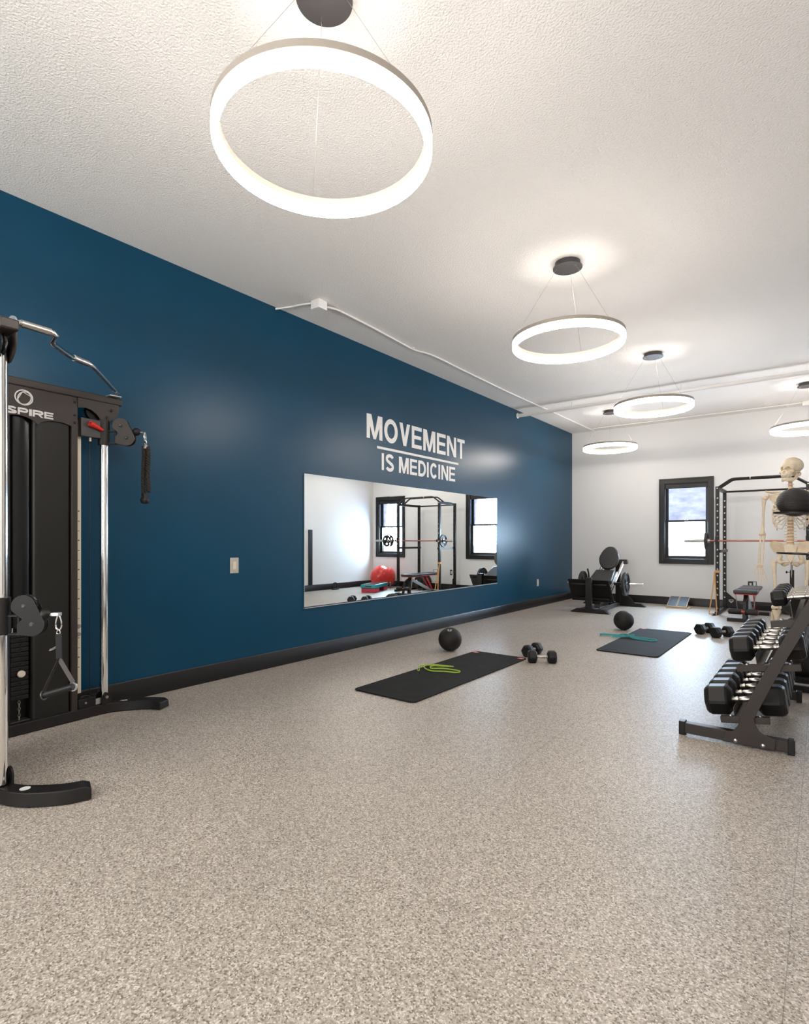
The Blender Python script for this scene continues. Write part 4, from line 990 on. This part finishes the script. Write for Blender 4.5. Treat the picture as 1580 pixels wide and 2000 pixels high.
# foot plate (trapezoid leaning away from the seat)
o = V((LX-0.06, 9.53, 0.165)); v = V((0, -0.27, 0.385)).normalized()
mb = MB(); mb.prism([(-0.36, 0.0), (0.36, 0.0), (0.345, 0.465), (-0.345, 0.465)], o+V((0.0, 0, 0)), (1, 0, 0), v, 0.016)
fp = LPb(mb, 'foot_plate', M_BLACK, bevel=0.003)
wv = V((1, 0, 0)).cross(v)
for (xa, za, xb, zb) in ((-0.30, 0.07, 0.30, 0.07), (-0.30, 0.38, 0.30, 0.38)):
    MB().bar(o+V((xa, 0, 0))+v*za-wv*(-0.026), o+V((xb, 0, 0))+v*zb-wv*(-0.026), 0.03, 0.03).build('plate_rib', M_BLACK, fp, T, bevel=0.003)
# carriage rails
for s in (-1, 1):
    LPb(MB().cyl((LX+s*0.17, 10.50, 0.80), (LX+s*0.17, 9.62, 0.24), 0.028, 16), 'guide_rail', M_CHROME)
LPb(MB().bar((LX-0.25, 10.52, 0.81), (LX+0.25, 10.52, 0.81), 0.07, 0.09), 'rail_head', M_DARKGREY, bevel=0.01)
LPb(MB().bb((LX+0.06, 10.40, 0.06), (LX+0.14, 10.47, 0.78)), 'rear_post', M_BLACK, bevel=0.004)
LPb(MB().bb((LX-0.14, 10.40, 0.06), (LX-0.06, 10.47, 0.78)), 'rear_post', M_BLACK, bevel=0.004)
LPb(MB().prism([(0, 0), (0.26, 0), (0, 0.30)], (LX+0.14, 10.44, 0.06), (1, 0, 0), (0, 0, 1), 0.008), 'rear_gusset', M_BLACK)
# seat pad
a = math.radians(28); Rx = Matrix.Rotation(a, 3, 'X'); c = V((LX, 9.86, 0.555))
mb = MB(); P = [(-0.20, -0.19), (0.20, -0.19), (0.165, 0.19), (-0.165, 0.19)]
mb.prism(P, c-Rx@V((0, 0, 0.03)), Rx@V((1, 0, 0)), Rx@V((0, 1, 0)), 0.075); LPb(mb, 'seat_pad', M_VINYL, bevel=0.02, segs=4)
for s in (-1, 1):
    LPb(MB().bar(c+Rx@V((s*0.19, -0.20, -0.06)), c+Rx@V((s*0.17, 0.26, -0.06)), 0.018, 0.05), 'seat_rail', M_SILVER, bevel=0.003)
# egg shaped backrest
a = math.radians(62); Rx = Matrix.Rotation(a, 3, 'X'); c = V((LX+0.03, 10.14, 0.885))
egg = []
for i in range(40):
    t = 2*PI*i/40; y = 0.225*math.sin(t); k = 1.0-0.20*math.sin(t) if math.sin(t) > 0 else 1.0-0.06*math.sin(t)**2
    x = 0.175*math.copysign(abs(math.cos(t))**0.80, math.cos(t))*k
    egg.append((x, y-0.0))
mb = MB(); mb.prism(egg, c-Rx@V((0, 0, 0.035)), Rx@V((1, 0, 0)), Rx@V((0, 1, 0)), 0.07); LPb(mb, 'backrest', M_VINYL, bevel=0.022, segs=4, sharp=60)
LPb(MB().bar(c+Rx@V((0, -0.20, -0.05)), (LX+0.02, 10.06, 0.62), 0.06, 0.03), 'backrest_stem', M_BLACK)
LPb(MB().bar(c+Rx@V((0, 0.05, -0.05)), (LX+0.02, 10.46, 0.80), 0.07, 0.05), 'backrest_bracket', M_DARKGREY, bevel=0.004)
# weight horns
LPb(MB().bar((LX-0.30, 9.92, 0.445), (LX+0.33, 9.92, 0.445), 0.05, 0.05), 'carriage_beam', M_BLACK, bevel=0.004)
for s in (-1, 1):
    LPb(MB().lathe([(0, 0.32), (0.035, 0.32), (0.035, 0.335), (0.0225, 0.337), (0.0225, 0.655), (0.018, 0.66), (0, 0.66)], c=(LX, 9.92, 0.445), axis=(s, 0, 0), seg=20), 'weight_horn', M_CHROME)
LPb(MB().tube(smooth([(LX-0.24, 9.86, 0.46), (LX-0.245, 9.85, 0.60), (LX-0.262, 9.84, 0.70)], 4), 0.014, 12), 'safety_handle', M_BLACK)
for s, lab in ((-1, 'black grip plate on the leg press horn facing the blue wall'), (1, 'black grip plate on the leg press horn facing the window')):
    r = thing('weight_plate', lab, 'weight plate', (LX+s*0.372, 9.92, 0.445), 0, 'grip plates loaded on the leg press'); plate_parts(r, 0.205, 0.05)

# ================================================================== RIGHT SIDE THINGS SEEN IN THE MIRROR
t = thing('stability_ball', 'large glossy red inflatable exercise ball, seen in the mirror', 'exercise ball', (4.93, 10.80, 0)); MB().ell((0, 0, 0.28), (0.285, 0.285, 0.28), seg=56, rings=36).build('ball_shell', M_BALLRED, t)
MB().lathe([(0, 0), (0.012, 0), (0.010, 0.003), (0, 0.003)], c=V((0, 0, 0.28))+V((-0.6, -0.4, 0.69)).normalized()*0.281, axis=(-0.6, -0.4, 0.69), seg=14).build('valve', M_WHITE, t)
st = thing('aerobic_step', 'teal aerobic step platform with black grips on crimson risers, seen in the mirror', 'step platform', (4.42, 9.95, 0), math.radians(68))
MB().bb((-0.46, -0.19, 0.10), (0.46, 0.19, 0.185)).build('step_deck', M_TEALP, st, bevel=0.02, segs=3)
MB().bb((-0.43, -0.165, 0.1855), (0.43, 0.165, 0.192)).build('step_surface', M_GLOSSB, st, bevel=0.003)
for s in (-1, 1):
    MB().bb((s*0.30-0.13, -0.18, 0.001), (s*0.30+0.13, 0.18, 0.098)).build('riser', M_PINKP, st, bevel=0.012, segs=3, label='crimson riser block')
    MB().tube(smooth([(s*0.455, -0.07, 0.15), (s*0.495, -0.04, 0.155), (s*0.495, 0.04, 0.155), (s*0.455, 0.07, 0.15)], 4), 0.012, 8).build('end_grip', M_BLACK, st)
tag(MB().bb((RW-0.03, 8.90, 0.148), (RW-0.001, 9.01, 1.46)).build('wall_bar', M_TRIM, bevel=0.004), 'tall black vertical strip fixed to the white right wall, seen in the mirror', 'wall strip')
fr = thing('push_up_handles', 'small black item on the floor by the right wall, seen in the mirror', 'exercise handle', (RW-0.14, 9.65, 0))
MB().bb((-0.05, -0.09, 0.001), (0.05, 0.09, 0.03)).build('handle_base', M_BLACK, fr, bevel=0.006)
MB().tube(smooth([(0, -0.07, 0.03), (0, -0.06, 0.14), (0, 0, 0.165), (0, 0.06, 0.14), (0, 0.07, 0.03)], 5), 0.016, 10).build('hand_grip', M_RUBBER, fr)

# ================================================================== FUNCTIONAL TRAINER (corner cable machine)
FX, FY = 0.55, 1.25
ft = thing('cable_machine', 'black corner cable machine with chrome columns and lettered header beside the blue wall', 'cable machine', (FX, FY, 0))
T0 = Matrix.Translation((-FX, -FY, 0))
def side_matrix(O, e, n):
    e = V((*e, 0)).normalized(); n = V((*n, 0)).normalized()
    M = Matrix(((e.x, n.x, 0, O[0]), (e.y, n.y, 0, O[1]), (0, 0, 1, 0), (0, 0, 0, 1)))
    return T0 @ M
SF = side_matrix((0.205, 1.150), (-0.05, 1.0), (1.0, 0.05))       # far side: s runs along the blue wall, n into the room
SN = side_matrix((0.503, 0.884), (1.0, 0.025), (-0.025, 1.0))     # near side
CS = 0.632                                                         # s of the chrome column
COLN = -0.008
ZT = 2.20
def FT(mb, nm, m, S, par=None, **k): return mb.build(nm, m, par or ft, S, **k)
for S, far in ((SF, True), (SN, False)):
    # base beam that sweeps out into the foot
    P = smooth([(-0.05, 0, 0), (0.30, 0, 0), (0.60, 0, 0), (0.70, 0.015, 0), (0.80, 0.075, 0), (0.885, 0.165, 0), (0.925, 0.255, 0)], 5)
    mb = MB(); R_ = []
    for i, p in enumerate(P):
        d = (P[min(i+1, len(P)-1)]-P[max(i-1, 0)]).normalized(); nn = V((-d.y, d.x, 0)); f = max(0, min(1, (p.x-0.58)/0.2)); wd = 0.030+0.022*f; h = 0.070-0.004*f
        e = max(0, min(1, (i-(len(P)-3))/2)); h2 = h-0.014*e
        R_.append([mb.bm.verts.new(V((p.x, p.y, 0.004))+nn*wd), mb.bm.verts.new(V((p.x, p.y, 0.004))-nn*wd), mb.bm.verts.new(V((p.x, p.y, h2))-nn*wd*0.86), mb.bm.verts.new(V((p.x, p.y, h2))+nn*wd*0.86)])
    for A, B in zip(R_, R_[1:]):
        for k in range(4): mb.bm.faces.new((A[k], A[(k+1) % 4], B[(k+1) % 4], B[k]))
    mb.bm.faces.new(R_[0][::-1]); mb.bm.faces.new(R_[-1])
    FT(mb, 'base_foot', M_BLACK, S, bevel=0.004)
    # chrome column with brackets
    FT(MB().cyl((CS, COLN, 0.075), (CS, COLN, ZT-0.10), 0.0265, 28), 'chrome_column', M_CHROME, S)
    for q in (-1, 1): FT(MB().prism([(-0.035, 0), (0.035, 0), (0.035, 0.05)]+arc(0, 0.05, 0.035, 0.035, 0, 180, 8)[1:], (CS, COLN+q*0.036-0.004, 0.060), (1, 0, 0), (0, 0, 1), -0.008), 'column_bracket', M_BLACK, S)
    FT(MB().lathe([(0, 0), (0.010, 0), (0.010, 0.004), (0, 0.006)], c=(CS, COLN+0.04, 0.115), axis=(0, 1, 0), seg=12), 'bolt', M_STEEL, S)
    # header beam
    FT(MB().bb((-0.08, -0.05, ZT-0.045), (0.745, 0.028, ZT+0.005)), 'header_beam', M_BROWN, S, bevel=0.008)
    # curved gusset under the header at the column
    g = [(0.445, 0), (0.720, 0), (0.720, -0.055), (0.705, -0.085), (0.675, -0.112), (0.650, -0.125), (0.612, -0.125), (0.592, -0.118), (0.565, -0.088), (0.530, -0.065), (0.490, -0.058), (0.445, -0.066)]
    FT(MB().prism([(a, b) for a, b in g], (0, 0.026, ZT-0.045), (1, 0, 0), (0, 0, 1), 0.006), 'header_gusset', M_BROWN, S)
    for a, b in ((0.665, -0.045), (0.630, -0.10)):
        FT(MB().lathe([(0, 0), (0.010, 0), (0.010, 0.003), (0.005, 0.007), (0, 0.007)], c=(a, 0.026, ZT-0.045+b), axis=(0, 1, 0), seg=12), 'bolt', M_BLACK, S)
    # rear frame: tall posts, weight bay, smoked shroud
    FT(MB().bb((0.408, -0.045, 0.03), (0.447, 0.020, ZT-0.045)), 'frame_post', M_BROWN, S, bevel=0.004)
    FT(MB().bb((0.022, -0.065, 0.04), (0.062, 0.006, ZT-0.045)), 'frame_post', M_BLACK, S, bevel=0.004)
    FT(MB().bb((0.06, -0.115, 0.04), (0.40, -0.10, ZT-0.05)), 'back_panel', M_SHROUD, S)
    # shroud: rounded left edge around the stack window, flat panel to the right
    poly = [(0.395, -0.090), (0.395, 0.006), (0.218, 0.006), (0.205, 0.004), (0.192, -0.006), (0.186, -0.020), (0.186, -0.090), (0.192, -0.090), (0.192, -0.026), (0.215, -0.004), (0.389, -0.004), (0.389, -0.090)]
    A = [(a, b) for a, b in poly]
    FT(MB().prism(A, (0, 0, 0.06), (1, 0, 0), (0, 1, 0), 1.98), 'side_shroud', M_SHROUD, S, sharp=50)
    poly = [(0.066, -0.090), (0.066, -0.030), (0.072, -0.018), (0.084, -0.010), (0.165, -0.010), (0.177, -0.018), (0.181, -0.030), (0.181, -0.090)]
    FT(MB().prism(poly, (0, 0, 0.66), (1, 0, 0), (0, 1, 0), 1.36), 'stack_cover', M_GLOSSB, S, sharp=50)
    # header panel with scalloped lower edge
    zb = 1.945-ZT
    edge_pts = [(-0.068, zb-0.010)]+[(0.02+0.185*i/10, zb-0.012+0.042*math.sin(PI*(0.12+0.88*i/10))**0.6) for i in range(11)]+[(0.205+0.205*i/10, zb-0.012+0.040*math.sin(PI*min(1, max(0, i/10*0.86)))**0.6) for i in range(11)]
    top = [(0.410, -0.045), (-0.068, -0.045)]
    hp_ = FT(MB().prism(edge_pts+top, (0, 0.018, ZT), (1, 0, 0), (0, 0, 1), 0.004), 'header_panel', M_BROWN, S)
    hpz = 0.0192
    # the round emblem: two interlaced rings
    ex, ez = 0.130, 2.088
    if True:
        mb = MB(); fz = 1
        for (cx_, cz_, rx_, ry_, tw, rot) in ((ex, ez, 0.048, 0.045, 0.0070, 0), (ex+0.003, ez-0.003, 0.034, 0.042, 0.0062, -0.6)):
            pts = [(cx_+rx_*math.cos(t)*math.cos(rot)-ry_*math.sin(t)*math.sin(rot), cz_+rx_*math.cos(t)*math.sin(rot)+ry_*math.sin(t)*math.cos(rot)) for t in [2*PI*i/40 for i in range(40)]]
            for q in thick(pts, tw, True): mb.prism([(p.x, p.y) for p in q], (0, hpz, 0), (1, 0, 0), (0, 0, 1), -0.0012)
        for q in thick([(ex-0.038, ez-0.024), (ex-0.008, ez+0.034), (ex+0.040, ez+0.013)], 0.005, False): mb.prism([(p.x, p.y) for p in q], (0, hpz, 0), (1, 0, 0), (0, 0, 1), -0.0012)
        FT(mb, 'round_emblem', M_LOGO, S, hp_)
        seq = [('I', 0.016), ('N', 0.060), ('S', 0.061), ('P', 0.057), ('I', 0.016), ('R', 0.061), ('E', 0.053)]
        s0 = -0.054; hL = 0.042
        if not far:                                     # read from the room side the near header runs the other way
            s0 = 0.330
        for ch, w in seq:
            mb = MB(); tt = 0.30 if ch != 'I' else w/hL
            if far: letter(mb, ch, w/hL, tt if ch == 'I' else 0.27, hL, (s0, hpz, 1.980), (1, 0, 0), (0, 0, 1), -0.0012); s0 += w+0.0045
            else: letter(mb, ch, w/hL, tt if ch == 'I' else 0.27, hL, (s0, hpz, 1.980), (-1, 0, 0), (0, 0, 1), 0.0012); s0 -= w+0.0045
            FT(mb, 'letter', M_LOGO, S, hp_)
    for bz in (2.12, 2.035, 1.985):
        FT(MB().lathe([(0, 0), (0.008, 0), (0.008, 0.003), (0.004, 0.006), (0, 0.006)], c=(0.427, 0.020, bz), axis=(0, 1, 0), seg=12), 'bolt', M_BLACK, S)
    # weight stack
    for k in range(14):
        zc = 0.205+k*0.0300
        pl = FT(MB().bb((0.075, -0.080, zc), (0.176, -0.028, zc+0.0275)), 'weight_plate', M_BLACK, S, bevel=0.003)
        if k != 5: FT(MB().lathe([(0, 0), (0.006, 0), (0.006, 0.0006), (0, 0.0006)], c=(0.128, -0.0275, zc+0.014), axis=(0, 1, 0), seg=10), 'pin_hole', M_GLOSSB, S, pl)
    FT(MB().lathe([(0, 0), (0.012, 0), (0.022, 0.012), (0.022, 0.02), (0.018, 0.025), (0, 0.025)], c=(0.128, -0.028, 0.205+5*0.03+0.014), axis=(0, 1, 0), seg=20), 'selector_pin', M_IVORY, S, label='cream selector pin knob')
    for q in (0.092, 0.160): FT(MB().cyl((q, -0.055, 0.21), (q, -0.055, 2.0), 0.008, 12), 'guide_rod', M_CHROME, S)
    mb = MB()
    for k in range(6):
        zc = 0.19-k*0.020; c = V((0.122, -0.03, zc)); a = PI/2*(k % 2)
        pts = [c+V((0.006*math.cos(t)*math.cos(a), 0.006*math.cos(t)*math.sin(a), 0.012*math.sin(t))) for t in [2*PI*i/12 for i in range(12)]]
        mb.tube(pts, 0.0022, 6, closed=True)
    FT(mb, 'chain', M_STEEL, S)
    FT(MB().bb((0.066, -0.09, 0.058), (0.182, -0.022, 0.075)), 'stack_base', M_DARKGREY, S, bevel=0.002)
    # numbered height strip
    hs = FT(MB().bb((0.463, -0.040, 0.16), (0.493, -0.036, 2.02)), 'height_strip', M_IVORY, S, label='ivory height strip')
    mb = MB()
    for k in range(17):
        zz = 0.34+k*0.066; mb.bb((0.473, -0.036, zz), (0.483, -0.0354, zz+(0.005, 0.008, 0.004)[k % 3]))
    FT(mb, 'strip_marks', M_DARKGREY, S, hs)
    for zz in (0.62, 0.565): FT(MB().lathe([(0, 0), (0.014, 0), (0.014, 0.003), (0, 0.005)], c=(0.478, -0.036, zz), axis=(0, 1, 0), seg=16), 'strip_bead', M_GREYROD, S, hs)
    FT(MB().bb((0.447, -0.045, 0.14), (0.60, -0.035, 0.165)), 'strip_clip', M_BLACK, S)
    FT(MB().cyl((0.540, -0.02, 0.12), (0.540, -0.02, 2.04), 0.0032, 8), 'cable', M_BLACK, S)
    mb = MB().lathe([(0, -0.012), (0.046, -0.012), (0.050, -0.008), (0.044, 0), (0.050, 0.008), (0.046, 0.012), (0, 0.012)], c=(0.495, 0.004, 0.105), axis=(0, 1, 0), seg=28); FT(mb, 'floor_pulley', M_GLOSSB, S)
    FT(MB().bb((0.45, 0.018, 0.07), (0.56, 0.024, 0.135)), 'pulley_cover', M_BLACK, S, bevel=0.004)
    FT(MB().lathe([(0, 0), (0.007, 0), (0.007, 0.004), (0, 0.006)], c=(0.495, 0.024, 0.105), axis=(0, 1, 0), seg=12), 'bolt', M_STEEL, S)
    FT(MB().bb((0.565, 0.012, 0.075), (0.600, 0.016, 0.115)), 'steel_tab', M_SILVER, S)
    # sliding carriage on the column
    zc = 1.965 if far else 0.852
    h = 0.100 if far else 0.085
    sl = FT(MB().ring((CS, COLN, zc), 0.0275, 0.038, h*2, seg=28), 'carriage_sleeve', M_BLACK, S)
    FT(MB().bb((0.470, -0.030, zc-0.060), (0.600, 0.016, zc+0.065)), 'carriage_box', M_DARKGREY, S, bevel=0.004)
    mb = MB(); mb.tube([(0.515, 0.028, zc+0.030), (0.540, 0.030, zc+0.024), (0.605, 0.034, zc-0.004)], [0.020, 0.019, 0.009], 14); FT(mb, 'release_lever', M_RED, S, label='red release lever')
    FT(MB().lathe([(0, 0), (0.005, 0), (0.005, 0.002), (0, 0.002)], c=(0.515, 0.048, zc+0.030), axis=(0, 1, 0), seg=10), 'lever_screw', M_BLACK, S)
    FT(MB().cyl((0.540, -0.01, zc-0.085), (0.540, -0.01, zc-0.06), 0.008, 10), 'cable_stop', M_IVORY, S)
    # swivelling double pulley head pointing out of the corner
    ax = V((0.707, 0.707, 0)); nx = V((-0.707, 0.707, 0)) ; c0 = V((CS, COLN, zc-0.01))
    zo = -0.008
    mb = MB()
    for q in (-0.055, 0.03): mb.bar(c0+V((0, 0, q-0.02)), c0+ax*0.075+V((0, 0, q-0.02)), 0.03, 0.008); 
    mb.cyl(c0+ax*0.075+V((0, 0, -0.085)), c0+ax*0.075+V((0, 0, 0.022)), 0.007, 12)
    FT(mb, 'swivel_hinge', M_BLACK, S)
    def head(off, nm):
        b = c0+nx*off; pts = []
        if far: c1, c2 = (0.112, 0.050), (0.150, -0.035)
        else: c1, c2 = (0.105, 0.055), (0.140, -0.030)
        out = [(c1[0]+0.052*math.cos(math.radians(t)), c1[1]+0.052*math.sin(math.radians(t))) for t in range(205, 0, -15)]
        out += [(c2[0]+0.054*math.cos(math.radians(t)), c2[1]+0.054*math.sin(math.radians(t))) for t in range(25, -105, -15)]
        out += [(0.080, -0.075), (0.078, -0.030), (0.100, -0.004)]
        return MB().prism(out, b-nx*0.002, ax, V((0, 0, 1)), 0.004)
    pc = [(0.112, 0.050), (0.150, -0.035)] if far else [(0.105, 0.055), (0.140, -0.030)]
    for off in (-0.020, 0.020): FT(head(off, ''), 'pulley_cheek', M_BROWN if far else M_BLACK, S)
    for (a, b) in pc:
        c = c0+ax*a+V((0, 0, b))
        FT(MB().lathe([(0, -0.012), (0.050, -0.012), (0.052, -0.008), (0.045, 0), (0.052, 0.008), (0.050, 0.012), (0, 0.012)], c=c, axis=nx, seg=32), 'pulley_wheel', M_GLOSSB, S)
        for q in (-1, 1): FT(MB().lathe([(0, 0), (0.011, 0), (0.011, 0.004), (0.006, 0.008), (0, 0.008)], c=c+nx*q*0.022, axis=nx*q, seg=12), 'bolt', M_DARKGREY, S)
    e = c0+ax*(0.212 if far else 0.182)+V((0, 0, 0.012)); FT(MB().ell(e, (0.027, 0.027, 0.027), seg=20, rings=14), 'cable_stop_ball', M_RUBBER, S)
    FT(MB().cyl(e, e+ax*0.045+V((0, 0, -0.004)), 0.006, 10), 'cable_end', M_GREYROD, S)
    # upper pulleys under the header by the column
    FT(MB().lathe([(0, -0.014), (0.060, -0.014), (0.062, -0.010), (0.052, 0), (0.062, 0.010), (0.060, 0.014), (0, 0.014)], c=(CS-0.065, -0.012, ZT-0.115), axis=(0, 1, 0), seg=30), 'header_pulley', M_GLOSSB, S)
    FT(MB().lathe([(0, -0.012), (0.050, -0.012), (0.052, -0.008), (0.044, 0), (0.052, 0.008), (0.050, 0.012), (0, 0.012)], c=(CS+0.035, -0.022, ZT-0.10), axis=(0, 1, 0), seg=30), 'header_pulley', M_GLOSSB, S)
    FT(MB().cyl((CS+0.055, -0.01, 0.95 if not far else 2.02), (CS+0.055, -0.01, ZT-0.10), 0.0025, 8), 'cable', M_BLACK, S)
# stickers on the feet
FT(MB().lathe([(0, 0), (0.022, 0), (0.022, 0.0006), (0, 0.0006)], c=(0.755, 0.045, 0.0665), seg=24), 'round_sticker', M_LOGO, SN, label='grey oval sticker')
o_ = FT(MB().box((0.745, 0.042, 0.0668), (0.045, 0.016, 0.0006), Matrix.Rotation(0.6, 3, 'Z')), 'warning_sticker', M_LOGO, SF)
FT(MB().box((0.731, 0.032, 0.0672), (0.010, 0.014, 0.0004), Matrix.Rotation(0.6, 3, 'Z')), 'sticker_stripe', M_ORANGE, SF, o_)
# bent chrome pull-up bar between the two headers
P = [(1.085, 0.945, 2.235), (1.045, 0.99, 2.262), (1.028, 1.145, 2.262), (1.010, 1.165, 2.258), (0.945, 1.172, 2.250), (0.905, 1.190, 2.246), (0.735, 1.345, 2.252), (0.715, 1.365, 2.258), (0.655, 1.475, 2.262), (0.640, 1.500, 2.260), (0.600, 1.535, 2.258), (0.225, 1.840, 2.240), (0.170, 1.850, 2.215)]
MB().tube(P, 0.0145, 18).build('pull_up_bar', M_CHROME, ft, T0)
for A, B in ((P[1], P[2]), (P[7], P[8])):
    a, b = V(A), V(B); MB().cyl(a.lerp(b, 0.06), a.lerp(b, 0.94), 0.0185, 20).build('knurled_grip', M_STEEL, ft, T0)
MB().lathe([(0, 0), (0.038, 0), (0.038, 0.008), (0, 0.008)], c=(1.075, 0.950, 2.238), axis=(-0.2, 1, 0), seg=28).build('end_bracket', M_SILVER, ft, T0)
MB().bb((0.135, 1.79, ZT+0.006), (0.235, 1.87, ZT+0.014)).build('end_bracket', M_SILVER, ft, T0, bevel=0.002)

# attachments hanging from the pulleys
def carabiner(mb, c, h=0.055, w=0.020, axis=(1, 0, 0), r=0.0034):
    c = V(c); a = V(axis).normalized(); n = 18
    pts = [c+a*(w/2*math.sin(t)*(0.75+0.25*math.cos(t+PI)))+V((0, 0, h/2*math.cos(t))) for t in [2*PI*i/n for i in range(n)]]
    mb.tube(pts, r, 8, closed=True)
def local(S, s, n, z): p = S @ V((s, n, z)); return p+V((FX, FY, 0))
pe = local(SF, CS+0.707*0.262, COLN+0.707*0.262, 1.955+0.006)
rp = thing('triceps_rope', 'short black braided rope attachment hanging from the far pulley against blue wall', 'rope attachment', pe)
mb = MB(); carabiner(mb, (0.004, 0.004, -0.026), 0.060, 0.022, (0.3, -1, 0)); mb.build('carabiner', M_CHROME, rp)
mb = MB(); carabiner(mb, (0.008, 0.008, -0.066), 0.032, 0.018, (1, 0.4, 0)); mb.build('link', M_CHROME, rp)
MB().lathe([(0.0, -0.086), (0.012, -0.084), (0.018, -0.110), (0, -0.112)], c=(0.008, 0.008, 0), seg=16).build('rope_collar', M_GREYROD, rp)
for k, (dx, L_) in enumerate(((-0.008, 0.345), (0.010, 0.32))):
    core = [V((0.008+dx*1.2+0.004*math.sin(i*0.5)-0.0006*i*(1 if k == 0 else -0.3), 0.008+dx, -0.098-L_*i/16)) for i in range(17)]
    mb = MB(); mb.tube(core, 0.010, 10)
    for ph in range(3):
        pts = []
        for i in range(97):
            f = i/96*16; a = int(min(15, f)); p = core[a].lerp(core[a+1], f-a); an_ = 2*PI*(i/96*L_/0.052)+ph*2*PI/3
            pts.append(p+V((math.cos(an_), math.sin(an_), 0))*0.0090)
        mb.tube(pts, 0.0070, 8)
    mb.build('braided_rope', M_ROPE, rp)
MB().lathe([(0, -0.502), (0.024, -0.497), (0.031, -0.480), (0.031, -0.468), (0.022, -0.455), (0.020, -0.430), (0, -0.430)], c=(0.004, 0.004, 0), seg=24).build('rope_stopper', M_RUBBER, rp)

pe = local(SN, CS+0.707*0.228, COLN+0.707*0.228, 0.854)
hd = thing('strap_handle', 'grey webbing stirrup handle with steel rings hanging from the near pulley', 'handle attachment', pe)
MB().box((0.0, 0.006, 0.0), (0.038, 0.030, 0.017), Matrix.Rotation(0.7, 3, 'Z')).build('end_tab', M_SILVER, hd, bevel=0.003)
ax = (0.80, 0.60, 0)
mb = MB(); carabiner(mb, (0.010, 0.012, -0.038), 0.068, 0.036, ax, 0.0042); mb.build('carabiner', M_CHROME, hd)
mb = MB(); carabiner(mb, (0.010, 0.012, -0.082), 0.022, 0.020, ax, 0.003); mb.build('d_ring', M_CHROME, hd)
rt = V((0.795, 0.606, 0))
b0 = V((0.010, 0.012, -0.092)); b1 = V((0.012, 0.014, -0.208))
MB().ribbon([b0, b0.lerp(b1, 0.5), b1], 0.026, 0.007, up=rt).build('webbing_neck', M_RUBBER, hd)
gR = b1+rt*0.066+V((0, 0, -0.132)); gL = b1-rt*0.072+V((0, 0, -0.172))
MB().ribbon([b1, gR+V((0, 0, 0.02))], 0.021, 0.0035, up=rt).build('webbing_leg', M_STRAP, hd)
MB().ribbon([b1, gL+V((0, 0, 0.02))], 0.021, 0.0035, up=V((0.6, -0.79, 0))).build('webbing_leg', M_SHROUD, hd)
mb = MB(); mb.ring(gR, 0.013, 0.0215, 0.006, axis=(0.45, -0.89, 0.1), seg=28); mb.build('steel_ring', M_CHROME, hd)
MB().ring(gL, 0.014, 0.023, 0.006, axis=(0.75, 0.6, 0.2), seg=28).build('steel_ring', M_DARKGREY, hd)
MB().cyl(gL, gR, 0.0165, 20).build('hand_grip', M_RUBBER, hd)
mb = MB(); c = b0.lerp(b1, 0.62)-rt*0.030
mb.tube([c+rt*0.014+V((0, 0, 0.012)), c-rt*0.010+V((0, 0, 0.0)), c-rt*0.016+V((0, 0, -0.008)), c-rt*0.004+V((0, 0, -0.004)), c+rt*0.014+V((0, 0, 0.006))], 0.0022, 6); mb.build('spare_link', M_CHROME, hd)
